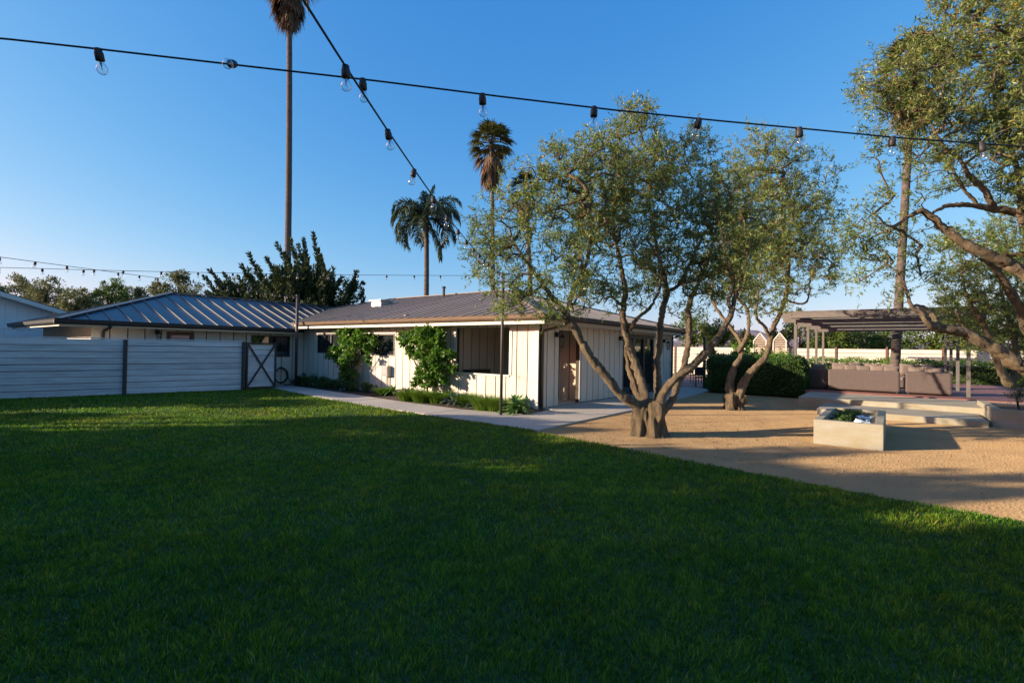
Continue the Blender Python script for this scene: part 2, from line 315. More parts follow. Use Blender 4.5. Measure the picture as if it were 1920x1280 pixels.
# ------------------------------------------------------------------ grass blades
def inside(P, poly):
    x, y = P[:, 0], P[:, 1]; c = np.zeros(len(P), bool); n = len(poly)
    for i in range(n):
        x1, y1 = poly[i]; x2, y2 = poly[(i+1) % n]
        if y1 == y2: continue
        cnd = ((y1 > y) != (y2 > y)) & (x < (x2-x1)*(y-y1)/(y2-y1)+x1); c ^= cnd
    return c
def grass():
    bands = [(1.2, 4.2, 7000), (4.2, 7, 3600), (7, 11, 1600), (11, 24, 620)]
    PS = []; WS = []
    for d0, d1, den in bands:
        hw = 1.25*d1+3.; n = int(den*(d1-d0)*2*hw)
        dd = RNG.uniform(d0, d1, n); xx = RNG.uniform(-hw, hw, n); k = np.abs(xx) < 1.22*dd+2.8; dd, xx = dd[k], xx[k]
        P = CAM[None, :2]+dd[:, None]*FWD[None, :2]+xx[:, None]*RGT[None, :2]
        P = P[inside(P, LAWN)]; PS.append(P); WS.append(np.full(len(P), math.sqrt(7000/den)))
    P = np.concatenate(PS); ws = np.concatenate(WS)
    # tufty density and height
    n = len(P); ph = np.sin(P[:, 0]*9.1+np.sin(P[:, 1]*7.3)*2)*np.sin(P[:, 1]*8.3+np.sin(P[:, 0]*6.1)*2)
    ph3 = np.sin(P[:, 0]*31+2.5*np.sin(P[:, 1]*17))*np.sin(P[:, 1]*29+2.5*np.sin(P[:, 0]*19)); ph4 = np.sin(P[:, 0]*1.9+1.2*np.sin(P[:, 1]*1.3))*np.sin(P[:, 1]*2.3+1.7*np.sin(P[:, 0]*1.1))
    h = (.026+.016*RNG.random(n)+.010*ph+.013*ph3)*(1+.12*(ws-1)); w = .0028*ws**.9*(.7+.6*RNG.random(n))
    a = RNG.uniform(0, 2*math.pi, n); ln = h*RNG.uniform(.1, .9, n); la = np.where(RNG.random(n) < .6, 3*np.sin(P[:, 0]*5.3+np.sin(P[:, 1]*4.1)*2)+2.5*np.sin(P[:, 1]*6.1)+RNG.normal(0, .6, n), a+1.57)
    base = np.stack([P[:, 0], P[:, 1], np.full(n, .010)], -1); s = np.stack([np.cos(a), np.sin(a), 0*a], -1)*w[:, None]
    tip = base+np.stack([np.cos(la)*ln, np.sin(la)*ln, h], -1); mid = base*.5+tip*.5; mid[:, 2] += h*.12
    V = np.stack([base-s, base+s, mid+s*.8, tip, mid-s*.8], 1).reshape(-1, 3); i = np.arange(n)*5
    F = np.stack([i, i+1, i+2, i+4], -1); T = np.stack([i+4, i+2, i+3, i+3], -1)
    # quads for the lower half, slim quads for the tips
    tip2 = tip+s*.15
    V = np.stack([base-s, base+s, mid+s*.8, mid-s*.8, tip2, tip], 1).reshape(-1, 3); i = np.arange(n)*6
    F = np.concatenate([np.stack([i, i+1, i+2, i+3], -1), np.stack([i+3, i+2, i+4, i+5], -1)])
    r = np.clip(RNG.beta(1.6, 2., n)*.8+.08+.14*ph+.16*ph3+.10*ph4, 0, .96); r = np.where(RNG.random(n) < .03, .985, r)
    o = np_obj('lawn_grass', V, F, mt_grass, None, False, np.concatenate([r, r]))
    tag(o, 'short mown green grass covering the lawn', 'grass', kind='stuff'); print('grass blades', n)
grass()
def litter():
    n = 15000; P = np.stack([RNG.uniform(-3.8, 9, n), RNG.uniform(-12, -2, n)], -1)
    d = np.hypot(P[:, 0]+1.8, P[:, 1]+3.9); k = RNG.random(n) < np.clip(1.25-d/4.5, .10, 1); P = P[k]
    k = ~((P[:, 0] > 4.5) & (P[:, 1] < -5)); P = P[k]; k = ~((P[:, 0] > -.35) & (P[:, 0] < 2.5) & (P[:, 1] < -6.3) & (P[:, 1] > -7.5)); P = P[k]
    P = P[P[:, 0] > -3.0]; n = len(P); a = RNG.uniform(0, 6.28, n); L_ = RNG.uniform(.015, .035, n); w = L_*.3
    d = np.stack([np.cos(a), np.sin(a), RNG.normal(0, .25, n)], -1)*L_[:, None]; s = np.stack([-np.sin(a), np.cos(a), 0*a], -1)*w[:, None]
    b = np.stack([P[:, 0], P[:, 1], np.full(n, .012)], -1)
    V = np.stack([b-d, b-s, b+d, b+s], 1).reshape(-1, 3)
    o = np_obj('leaf_litter', V, np.arange(n*4).reshape(-1, 4), mt_litter, None, False, RNG.random(n)); tag(o, 'dry fallen leaves scattered over the gravel', 'leaves', kind='stuff')
litter()

# ------------------------------------------------------------------ house
house = thing('ranch_house', 'low white board-sided ranch house with dark standing-seam metal roof', 'house', (0, 0, 0))
def cells(a0, a1, z0, z1, ops, cuts):
    """rectangles of the strip a0..a1 x z0..z1 left by the openings"""
    xs = sorted(set([a0, a1]+[c for c in cuts if a0 < c < a1]+[e for o in ops for e in o[:2] if a0 < e < a1])); out = []
    for u, v in zip(xs[:-1], xs[1:]):
        mid = (u+v)/2; zs = [(z0, z1)]
        for (o0, o1, p0, p1) in ops:
            if o0 < mid < o1:
                nz = []
                for (q0, q1) in zs:
                    if p0 > q0: nz.append((q0, min(q1, p0)))
                    if p1 < q1: nz.append((max(q0, p1), q1))
                zs = nz
        out += [(u, v, q0, q1) for q0, q1 in zs if q1-q0 > .02 and v-u > .015]
    return out
def wall(axis, c, sgn, a0, a1, z0, z1, ops, pitch, parent, th=.14, gap=.034, mat=None, back=None, zfix=None):
    """board siding on a wall plane (axis 'x': plane x=c). sgn: outward direction"""
    mat = mat or mt_wall; back = back or mt_groove
    def bx(m, u, v, p, q, d0, d1):
        lo, hi = c+sgn*d0, c+sgn*d1
        return m.box((lo, u, p), (hi, v, q)) if axis == 'x' else m.box((u, lo, p), (v, hi, q))
    for (u, v, p, q) in cells(a0, a1, z0, z1, ops, []):
        bx(MB(), u, v, p, q, -th, -.022).build('wall', back, parent)
    k = int(round((a1-a0)/pitch)); ed = [a0+(a1-a0)*i/k for i in range(k+1)]
    for i in range(k):
        for (u, v, p, q) in cells(ed[i], ed[i+1], z0, z1, ops, []):
            u2 = u+(gap/2 if abs(u-ed[i]) < 1e-6 and i else 0); v2 = v-(gap/2 if abs(v-ed[i+1]) < 1e-6 and i < k-1 else 0)
            bx(MB(), u2, v2, p, q, -.024, random.uniform(-.002, .002)).build('board', mat, parent)
def window(axis, c, sgn, a0, a1, z0, z1, parent, frame=None, mull=1, inset=.05, fw=.05, curtain=None, sill=False, proud=.012):
    frame = frame or mt_frame
    def bx(m, u, v, p, q, d0, d1):
        lo, hi = c+sgn*d0, c+sgn*d1
        return m.box((lo, u, p), (hi, v, q)) if axis == 'x' else m.box((u, lo, p), (v, hi, q))
    m = MB()
    bx(m, a0, a0+fw, z0, z1, -.12, proud); bx(m, a1-fw, a1, z0, z1, -.12, proud); bx(m, a0+fw, a1-fw, z1-fw, z1, -.12, proud); bx(m, a0+fw, a1-fw, z0, z0+fw, -.12, proud)
    w = m.build('window', frame, parent)
    for k in range(mull+1):
        u = a0+fw+(a1-a0-2*fw)*k/(mull+1); v = a0+fw+(a1-a0-2*fw)*(k+1)/(mull+1)
        bx(MB(), u+.012, v-.012, z0+fw, z1-fw, -inset-.012, -inset).build('pane', mt_glass, w)
        if k: bx(MB(), u-.025, u+.025, z0+fw, z1-fw, -.09, proud-.02).build('mullion', frame, w)
    if curtain: bx(MB(), a0+fw, a1-fw, z0+fw, z1-fw, -.135, -.13).build('curtain', curtain, w)
    return w
ZT = 2.34
FW1 = (9.0, 10.85, 1.34, 2.12); FW2 = (6.02, 7.95, 1.32, 2.09); OPN = (1.0, 3.08, .90, 2.24)
wall('x', 0., -1, 0., 11.9, .03, ZT, [FW1, FW2, OPN], .37, house)
window('x', 0., -1, *FW1, house); window('x', 0., -1, *FW2, house, mull=1)
DOORWAY = (1.0, 2.2, 0., 2.2); GLZ = (5.2, 8.0, 0., 2.16)
wall('y', 0., -1, 0.03, 10.2, .05, ZT, [DOORWAY, GLZ], .37, house)
for (a, b) in ((5.2, 6.1), (6.1, 7.05), (7.05, 8.0)): window('y', 0., -1, a, b, .06, 2.16, house, mull=0, fw=.07)
MB().box((5.1, -.02, 2.16), (8.1, .0, 2.24)).build('door_head_trim', mt_frame, house)
# window and opening trims on the front wall
for (a0, a1, z0, z1) in (FW1, FW2):
    MB().box((-.022, a0-.07, z1), (-.003, a1+.07, z1+.07)).build('window_head_trim', mt_trim, house)
MB().box((-.03, OPN[0]-.02, OPN[2]-.05), (.15, OPN[1]+.02, OPN[2])).build('opening_sill', mt_trim, house)
MB().box((-.02, OPN[0]-.09, OPN[2]), (.14, OPN[0]-.002, OPN[3])).build('opening_jamb', mt_trim, house)
MB().box((-.02, OPN[1]+.002, OPN[2]), (.14, OPN[1]+.09, OPN[3])).build('opening_jamb', mt_trim, house)
MB().box((-.026, -.004, .03), (.004, .10, ZT)).build('corner_trim', mt_trim, house)
# porch room behind the opening
mt_tan = M('tan_porch_boards', (.66, .57, .44), .75, .05, (1.5, .15))  # warmer tan than the outer siding
wall('x', 2.5, -1, .16, 3.3, .06, 2.36, [], .37, house, th=.1, mat=mt_tan)
wall('y', 3.3, -1, .16, 2.5, .06, 2.36, [], .37, house, th=.1, mat=mt_tan)
MB().box((.14, .14, -.02), (2.5, 3.3, .06)).build('porch_floor', mt_conc, house)
MB().box((.1, .1, 2.36), (2.7, 3.4, 2.40)).build('porch_ceiling', mt_soffit, house)
MB().box((.5, 2.95, .06), (1.5, 3.25, .95)).build('porch_bench', mt_frame, house)
# far end and back walls
wall('x', 10.2, 1, 0., 18., .03, ZT, [], .4, house)
MB().box((.2, 17.9, 0), (10.1, 18., ZT)).build('wall', mt_wall, house)
# left wing
LY = 11.9; LZT = 2.16
LW1 = (-2.14, -.6, 1.15, 1.99); LD = (-4.92, -4.08, .06, 2.02)
wall('y', LY, -1, -6.9, -.02, .0, LZT, [LW1, LD], .45, house)
window('y', LY, -1, *LW1, house, mull=1)
window('y', LY, -1, *LD, house, frame=mt_brown, mull=0, fw=.11, curtain=None)
wall('x', -6.9, -1, 11.92, 19., .0, LZT, [], .45, house)
MB().box((-6.8, 18.9, 0), (.1, 19., LZT)).build('wall', mt_wall, house)
# roofs
def roof_plane(pts, eave0, eave1, pitch, deckmat, seammat, parent, rib=(.028, .035), phase=0.):
    P = [np.asarray(p, float) for p in pts]; e = unit(np.asarray(eave1, float)-np.asarray(eave0, float))
    n = np.cross(P[1]-P[0], P[2]-P[0]); n = unit(n); n = n if n[2] > 0 else -n
    u = np.cross(n, e); u = u if u[2] > 0 else -u; o = np.asarray(eave0, float)
    Q = [(float(np.dot(p-o, e)), float(np.dot(p-o, u))) for p in P]
    def rng(s):
        ts = []
        for (s0, t0), (s1, t1) in zip(Q, Q[1:]+Q[:1]):
            if abs(s1-s0) < 1e-9:
                if abs(s-s0) < 1e-6: ts += [t0, t1]
            elif min(s0, s1)-1e-9 <= s <= max(s0, s1)+1e-9: ts.append(t0+(t1-t0)*(s-s0)/(s1-s0))
        return (min(ts), max(ts)) if ts else None
    W3 = lambda s, t, h: o+e*s+u*t+n*h
    smin, smax = min(q[0] for q in Q), max(q[0] for q in Q)
    deck = MB().poly([p-n*.05 for p in P], n*.045).build('roof', deckmat, parent)
    ss = []; s = smin+phase
    while s < smax: ss.append(s); s += pitch
    ss = [smin+1e-4]+[x for x in ss if x > smin+.05 and x < smax-.05]+[smax-1e-4]
    brk = sorted(q[0] for q in Q)
    for a, b in zip(ss[:-1], ss[1:]):
        xs = [a]+[k for k in brk if a+1e-3 < k < b-1e-3]+[b]; lo = [rng(x) for x in xs]
        if any(r is None for r in lo): continue
        pts2 = [W3(x, r[0], 0) for x, r in zip(xs, lo)]+[W3(x, r[1], 0) for x, r in list(zip(xs, lo))[::-1] if r[1]-r[0] > .01]
        if len(pts2) < 3: continue
        t_ = n*(.012+random.uniform(-.0015, .0015)); MB().poly(pts2, t_).build('panel', deckmat, deck)
    for x in ss[1:-1]:
        r = rng(x)
        if r and r[1]-r[0] > .12: MB().bar(W3(x, r[0]+.01, .012+rib[1]/2), W3(x, r[1]-.03, .012+rib[1]/2), rib[0], rib[1], n).build('seam', seammat, deck)
    return deck
EX0, EX1, EY0 = -.5, 11.3, -.5; RX = (EX0+EX1)/2; HW = RX-EX0; EZ = 2.52; TZ = .262; RZ = EZ+HW*TZ; YR0 = EY0+HW; YR1 = 13.0; EY1 = YR1+HW
ZL = 2.25; LE = 11.4; TL = .335; LRY = 15.5; LRZ = ZL+(LRY-LE)*TL; LX0 = -7.75
fz = lambda x: EZ+(x-EX0)*TZ
roof_plane([(EX0, EY0, EZ), (RX, YR0, RZ), (RX, YR1, RZ), (3.0, YR1+RX-3., fz(3.)), (EX0, 12.2, EZ)], (EX0, EY0, EZ), (EX0, 12., EZ), .405, mt_roof, mt_seam, house, rib=(.03, .02), phase=.2)
roof_plane([(EX0, EY0, EZ), (EX1, EY0, EZ), (RX, YR0, RZ)], (EX0, EY0, EZ), (EX1, EY0, EZ), .405, mt_roof, mt_seam, house, rib=(.02, .008), phase=.2)
roof_plane([(EX1, EY0, EZ), (EX1, EY1, EZ), (RX, YR1, RZ), (RX, YR0, RZ)], (EX1, EY0, EZ), (EX1, EY1, EZ), 1.2, mt_roof, mt_seam, house)
roof_plane([(EX0, EY1, EZ), (RX, YR1, RZ), (EX1, EY1, EZ)], (EX0, EY1, EZ), (EX1, EY1, EZ), 1.2, mt_roof, mt_seam, house)
roof_plane([(LX0, LE, ZL), (-.35, LE, ZL), (3.6, LRY, LRZ), (LX0+LRY-LE, LRY, LRZ)], (LX0, LE, ZL), (0, LE, ZL), .5, mt_roofb, mt_seamb, house, rib=(.022, .034), phase=.25)
roof_plane([(LX0, LE, ZL), (LX0, 2*LRY-LE, ZL), (LX0+LRY-LE, LRY, LRZ)], (LX0, LE, ZL), (LX0, 19, ZL), .5, mt_roofb, mt_seamb, house, rib=(.03, .04))
roof_plane([(LX0, 2*LRY-LE, ZL), (LX0+LRY-LE, LRY, LRZ), (4., LRY, LRZ), (4., 2*LRY-LE, ZL)], (LX0, 19.6, ZL), (4, 19.6, ZL), 1.2, mt_roofb, mt_seamb, house)
# ridge caps and hips
for a, b, mt in (((RX, YR0, RZ), (RX, YR1, RZ), mt_roof), ((EX0, EY0, EZ), (RX, YR0, RZ), mt_roof), ((EX1, EY0, EZ), (RX, YR0, RZ), mt_roof), ((RX, YR1, RZ), (3., YR1+RX-3., fz(3.)), mt_roof),
                 ((LX0+LRY-LE, LRY, LRZ), (3.3, LRY, LRZ), mt_roofb), ((LX0, LE, ZL), (LX0+LRY-LE, LRY, LRZ), mt_roofb)):
    a = np.array(a)+(0, 0, .045); b = np.array(b)+(0, 0, .045); MB().bar(a, b, .16, .035).build('ridge_cap', mt, house)
# gutters, fascia, soffits
def gutter(p, q, out, mat, parent, r=.075):
    p = np.array(p, float); q = np.array(q, float); out = np.array(out, float); m = MB(); n = 7
    prof = [(-.06, .07), (-.06, -.05), (-.03, -.075), (.03, -.07), (.06, -.03), (.075, .05), (.085, .07), (.06, .07)]
    V = [e+out*a+np.array((0, 0, b)) for e in (p, q) for a, b in prof]; k = len(prof)
    m.add(V, [tuple(range(k)), tuple(range(k, 2*k))[::-1]]+[(i, i+k, (i+1) % k+k, (i+1) % k) for i in range(k)])
    return m.build('gutter', mat, parent)
gutter((EX0-.03, EY0-.05, EZ-.035), (EX0-.03, 11.55, EZ-.035), (-1, 0, 0), mt_gutter, house)
gutter((EX0-.05, EY0-.03, EZ-.035), (EX1, EY0-.03, EZ-.035), (0, -1, 0), mt_gutterb, house)
gutter((LX0-.1, LE-.03, ZL-.035), (-.62, LE-.03, ZL-.035), (0, -1, 0), mt_gutterb, house)
gutter((LX0-.03, LE-.05, ZL-.035), (LX0-.03, 19.6, ZL-.035), (-1, 0, 0), mt_gutterb, house)
MB().box((EX0+.03, EY0+.02, EZ-.22), (EX0+.055, 11.86, EZ-.03)).build('fascia', mt_trim, house)
MB().box((EX0+.06, EY0+.03, EZ-.22), (EX1-.05, EY0+.055, EZ-.03)).build('fascia', mt_soffit, house)
MB().box((LX0+.06, LE+.03, ZL-.17), (-.62, LE+.055, ZL-.03)).build('fascia', mt_trim, house)
MB().box((LX0+.03, LE+.03, ZL-.17), (LX0+.055, 19.5, ZL-.03)).build('fascia', mt_trim, house)
MB().box((EX0+.06, EY0+.06, EZ-.18), (.02, 11.86, EZ-.165)).build('soffit', mt_soffit, house)
MB().box((.03, EY0+.06, EZ-.18), (EX1-.06, .02, EZ-.165)).build('soffit', mt_soffit, house)
MB().box((10.2, .05, EZ-.18), (EX1-.06, 17.9, EZ-.165)).build('soffit', mt_soffit, house)
MB().box((LX0+.06, LE+.06, ZL-.1), (-.64, LY+.02, ZL-.085)).build('soffit', mt_soffit, house)
MB().box((LX0+.06, LY+.03, ZL-.1), (-6.88, 19.4, ZL-.085)).build('soffit', mt_soffit, house)
def downspout(pts, mat, r=.04): MB().tube(pts, r, 8).build('downspout', mat, house, smooth=True)
downspout([(.55, EY0-.04, 2.42), (.55, EY0-.03, 2.33), (.42, -.30, 2.24), (.2, -.07, 2.16), (.1, -.06, 2.10), (.1, -.06, 1.2), (.1, -.06, .07)], mt_gutter)
downspout([(-6.55, LE-.03, 2.15), (-6.55, LE+.0, 2.08), (-6.62, LY-.1, 1.98), (-6.62, LY-.06, 1.9), (-6.62, LY-.06, .05)], mt_gutterb)
downspout([(9.9, EY0-.04, 2.42), (9.9, -.35, 2.3), (9.9, -.07, 2.2), (9.9, -.06, .07)], mt_gutterb)
# roof vents
def on_front(px, py):
    """point of the right wing's front roof plane under a pixel"""
    r = ray(px, py); t = (EZ+(CAM[0]-EX0)*TZ-CAM[2])/(r[2]-r[0]*TZ); return CAM+r*t
p = PX(832, 552, RX-.5); z0 = fz(RX-.5)
MB().lathe((p[0], p[1], z0-.1), [(.0, 0), (.06, 0), (.06, .5), (.09, .5), (.09, .58), (0, .6)], 10).build('vent_pipe', mt_steel, house, smooth=False)
p = PX(712, 563, 3.2)
vm = MB().box((3.0, p[1]-.35, fz(3.0)-.1), (3.6, p[1]+.35, fz(3.6)+.10)); vv = vm.build('roof_vent', M('galvanised', (.3, .31, .32), .5, metal=.6), house); MB().box((2.92, p[1]-.43, fz(3.6)+.10), (3.68, p[1]+.43, fz(3.6)+.16)).build('vent_cap', vv.data.materials[0], vv)
p = PY(536, 570, LRY+.2); MB().lathe((p[0], LRY+.2, LRZ-.15), [(0, 0), (.06, 0), (.06, .42), (.08, .42), (.08, .48), (0, .49)], 10).build('vent_pipe', mt_steel, house)
p = on_front(762, 592); MB().lathe((p[0], p[1], p[2]-.03), [(0, 0), (.1, 0), (.08, .07), (0, .1)], 10).build('roof_vent', mt_roof, house)
# lanterns
def lantern(p, out, label):
    p = np.array(p, float); out = np.array(out, float); t = thing('wall_lantern', label, 'lantern', p, 'wall lanterns on the house')
    MB().box(p-(.05, .05, .07)+out*.04, p+(.05, .05, .07)+out*.02).build('back_plate', mt_black, t)
    c = p+out*.2
    MB().tube([p+out*.03, p+out*.1+(0, 0, .07), c+(0, 0, .07), c+(0, 0, -.02)], .012, 6).build('bracket', mt_black, t)
    MB().lathe(c-(0, 0, .1), [(0, .1), (.03, .09), (.085, .03), (.085, .01), (0, .01)], 6).build('cap', mt_black, t)
    fm = MB()
    for k in range(6):
        a = k*math.pi/3; d = np.array((math.cos(a), math.sin(a), 0)); fm.bar(c+d*.07+(0, 0, -.09), c+d*.05+(0, 0, -.33), .012, .012)
    fm.lathe(c-(0, 0, .36), [(0, 0), (.045, .0), (.055, .03), (0, .03)], 6); fm.build('cage', mt_black, t)
    MB().lathe(c-(0, 0, .33), [(.04, .0), (.062, .24)], 8).build('glass', mt_bulb, t)
lantern((.82, -.02, 2.06), (0, -1, 0), 'black lantern by the open doorway on the side wall')
lantern((4.9, -.02, 2.06), (0, -1, 0), 'black lantern beside the glass doors on the side wall')
lantern((9.0, -.02, 2.06), (0, -1, 0), 'black lantern at the far end of the side wall')
lantern((-5.2, LY-.02, 2.02), (0, -1, 0), 'black lantern beside the brown-framed door of the left wing')
# utility box
t = thing('utility_box', 'grey electrical box on the sunlit front wall above the bed', 'utility box', (0, 6.3, .5))
mt_util = M('grey_enamel', (.36, .35, .33), .6, 0, (5, .2))
MB().box((-.17, 6.15, .62), (-.02, 6.48, .98)).build('case', mt_util, t, bevel=.01); MB().box((-.185, 6.18, .66), (-.172, 6.45, .95)).build('cover', mt_util, t)
MB().tube([(-.08, 6.3, .62), (-.08, 6.3, .0)], .025, 8).build('conduit', mt_util, t)
# hose
t = thing('garden_hose', 'dark coiled garden hose hanging at the inner corner of the house', 'hose', (-.9, 11.85, .3))
pts = []
for k in range(121):
    a = k/120*2*math.pi*5; rr = .25+.012*math.sin(a*.37)+.03*(k/120); pts.append((-1.0+rr*math.cos(a), 11.84-.12*(k/120), .42+rr*1.1*math.sin(a)))
MB().tube(pts, .016, 6).build('coil', M('hose_green', (.012, .03, .022), .5), t, smooth=True)
MB().tube([(-1., 11.88, .72), (-1., 11.66, .72)], .04, 8).build('hanger', mt_steel, t)
MB().tube([(-.75, 11.72, .35), (-.68, 11.6, .1), (-.8, 11.45, .05), (-1.1, 11.4, .06)], .016, 6).build('tail', mt_black, t, smooth=True)

# ------------------------------------------------------------------ outbuilding at the left
OY = 21.; oc = PY(96, 620, OY)[0]; oe = PY(134, 590, OY); ORX = oe[0]-5.2; OS = .335
ob = thing('white_outbuilding', 'white gabled outbuilding behind the plank fence at left', 'outbuilding', (oc-4, OY+2, 0))
ozr = oe[2]+5.2*OS; w0 = 2*ORX-oc
gp = [(w0, OY, 0), (oc, OY, 0), (oc, OY, oe[2]-.12+(oe[0]-oc)*OS), (ORX, OY, ozr-.12), (w0, OY, oe[2]-.12+(oe[0]-oc)*OS)]
MB().poly([(x, y+.03, z) for x, y, z in gp], (0, 9, 0)).build('wall', mt_whitebld, ob)
nb = 26
for i in range(nb):
    a = w0+(oc-w0)*i/nb; b = w0+(oc-w0)*(i+1)/nb; zt = lambda x: ozr-.14-abs(x-ORX)*OS
    pts = [(a+.004, OY, 0), (b-.004, OY, 0), (b-.004, OY, zt(b))]+([(ORX, OY, zt(ORX))] if a < ORX < b else [])+[(a+.004, OY, zt(a))]
    MB().poly(pts, (0, .028, 0)).build('board', mt_whitebld, ob)
for sgn in (1, -1):
    a = np.array((ORX, OY-.5, ozr)); b = np.array((ORX+sgn*5.2, OY-.5, oe[2]))
    MB().poly([a, b, b+(0, 10.2, 0), a+(0, 10.2, 0)], (0, 0, .05)).build('roof', mt_roofb, ob)
    MB().bar(a+(0, -.015, -.08), b+(0, -.015, -.08), .03, .17).build('barge_board', mt_trim, ob)
    MB().poly([a+(0, .02, -.14), b+(0, .02, -.14), b+(0, .5, -.14), a+(0, .5, -.14)], (0, 0, .02)).build('soffit', mt_whitebld, ob)
q = PY(30, 614, OY); MB().box((q[0]-3.2, OY-.03, q[2]-.06), (q[0]+.7, OY-.002, q[2]+.03)).build('door_head_trim', mt_whitebld, ob)

# ------------------------------------------------------------------ plank fence and gate
FA = np.array((-2.95, 10.68)); FB = np.array((-8.83, 11.75)); fd = (FB-FA)/np.linalg.norm(FB-FA); fnv = np.array((fd[1], -fd[0])); fnv = fnv if fnv[1] < 0 else -fnv
fence = thing('plank_fence', 'weathered pale horizontal plank fence at the left edge of the lawn', 'fence', (FA[0], FA[1], 0))
bay = 3.3; FH = 1.69
for k in range(5):
    a = FA+fd*(bay*k+.05); b = FA+fd*(bay*(k+1)-.03)
    n_ = 9; hh = FH/n_
    for i in range(n_):
        z = .03+i*hh+hh/2; dz = random.uniform(-.006, .006); off = fnv*random.uniform(0, .006)
        MB().bar((*(a+off), z+random.uniform(-.004, .004)), (*(b+off), z+dz), .026, hh-.012-random.uniform(0, .008)).build('plank', mt_fence, fence)
for k in range(5):
    a = FA+fd*(bay*k+.05)-fnv*.03; b = FA+fd*(bay*(k+1)-.03)-fnv*.03
    for i in range(1, 9): MB().bar((*a, .03+i*FH/9), (*b, .03+i*FH/9), .02, .05).build('joint_strip', mt_groove, fence)  # dark strips added behind the joints to stop sun coming through
for k in range(0, 6):
    c = FA+fd*bay*k+fnv*.05; MB().box((c[0]-.045, c[1]-.04, 0), (c[0]+.045, c[1]+.04, 1.72)).build('post', mt_steel, fence)
MB().bar((*(FA+fd*.02), 1.745), (*(FA+fd*16.4), 1.745), .05, .03).build('cap_rail', mt_fence, fence)
GA = np.array((-2.86, 10.66)); GB = np.array((-1.83, 10.57)); gd = unit(GB-GA); gate = thing('cross_braced_gate', 'plank gate with dark steel frame and X brace beside the house', 'gate', (*GA, 0))
gn = np.array((gd[1], -gd[0])); gw = np.linalg.norm(GB-GA)
for i in range(8):
    z0, z1 = .10+i*.193, .10+(i+1)*.193-.012; a = GA+gd*.05; b = GA+gd*(gw-.05); MB().bar((*a, (z0+z1)/2), (*b, (z0+z1)/2), .025, z1-z0).build('plank', mt_fence, gate)
g3 = lambda s, z, o=.035: (*(GA+gd*s+gn*o), z)
for s in (.03, gw-.03): MB().bar(g3(s, .06), g3(s, 1.70), .06, .05, (gd[0], gd[1], 0)).build('stile', mt_steel, gate)
for z in (.09, 1.67): MB().bar(g3(.06, z), g3(gw-.06, z), .05, .06).build('rail', mt_steel, gate)
MB().bar(g3(.05, .12, .04), g3(gw-.05, 1.64, .04), .03, .06).build('brace', mt_steel, gate); MB().bar(g3(.05, 1.64, .05), g3(gw-.05, .12, .05), .03, .06).build('brace', mt_steel, gate)
for z in (.85, 1.1): MB().box(np.array(g3(gw-.04, z))-(.03, .03, .03), np.array(g3(gw-.04, z))+(.03, .0, .03)).build('latch', mt_black, gate)

# ------------------------------------------------------------------ string lights
socket_me = MB().lathe((0, 0, 0), [(0, .0), (.017, 0), (.019, -.004), (.019, -.02), (.0225, -.024), (.0225, -.062), (.018, -.066), (0, -.066)], 12).mesh('socket', mt_sock, smooth=True)
bulb_me = MB().lathe((0, 0, 0), [(.0135, -.064), (.0145, -.072), (.021, -.082), (.0265, -.093), (.0285, -.106), (.0265, -.120), (.018, -.131), (.006, -.136), (0, -.137)], 16).mesh('bulb', mt_bulb, smooth=True)
stem_me = MB().lathe((0, 0, 0), [(.006, -.066), (.005, -.085), (.0025, -.095), (.002, -.108), (0, -.109)], 6).mesh('filament', mt_fil, smooth=True)
def string_lights(pts, label, n0, n1, sp, anchor, tilts=None, r=.0065):
    """cable through pts (world polyline); lamps at arc length anchor + k*sp"""
    P = np.array(pts); r *= .78; L_ = np.concatenate([[0], np.cumsum(np.linalg.norm(np.diff(P, axis=0), axis=1))])
    at = lambda s: np.array([np.interp(s, L_, P[:, i]) for i in range(3)])
    t = thing('string_lights', label, 'string lights', at(anchor), 'festoon strings over the garden')
    MB().tube(P, r, 6).build('cable', mt_black, t, smooth=True)
    for k in range(n0, n1+1):
        s = anchor+k*sp
        if s < .1 or s > L_[-1]-.1: continue
        c = at(s); c[2] += .004; rt = (tilts or {}).get(k, (random.gauss(0, .09), random.gauss(0, .09), random.random()*6))
        so = put('socket', socket_me, t, c, rt); so.scale = (.86, .86, .86)
        for nm, me in (('bulb', bulb_me), ('filament', stem_me)):
            b = bpy.data.objects.new(nm, me); COL.objects.link(b); b.parent = so
    return t
def cable_points(f, k0, k1, n): return [f(k0+(k1-k0)*i/n) for i in range(n+1)]
# A: across the picture
def fa(k):
    X, D = 2.33*(-.839+.2597*k), 2.33*(1+.0364*k); px = 960+FPX*X/D
    py = float(np.interp(px, [-900, -300, 0, 183, 442, 707, 937, 1147, 1342, 1524, 1690, 1920, 2300], [10, 48, 72, 92, 122, 152, 181, 206, 226, 243, 259, 275, 290])); return PD(px, py, D)
A = cable_points(fa, -4.5, 14, 90); LA = np.concatenate([[0], np.cumsum(np.linalg.norm(np.diff(np.array(A), axis=0), axis=1))]); s0 = float(np.interp(4.5/18.5*90, range(91), LA))
toward = {1: Vector(unit(CAM-fa(1))-RGT*.32).to_track_quat('-Z', 'Y').to_euler(), 0: (R(8), R(-14), 0)}
string_lights(A, 'nearest festoon string crossing the whole sky from left to right', -6, 16, .611, s0, toward)
def fb(k):
    D = 2.19+.61*k; X = -.764+.034*k; px = 960+FPX*X/D
    kk = [-6, -2, 0, 1, 2, 3, 4, 5, 6, 9, 16]; zz = [3.02, 2.95, 2.895, 2.88, 2.875, 2.875, 2.88, 2.90, 2.92, 3.02, 3.38]
    z = float(np.interp(k, kk, zz)); return CAM*(1, 1, 0)+FWD*D+RGT*X+np.array((0, 0, z))
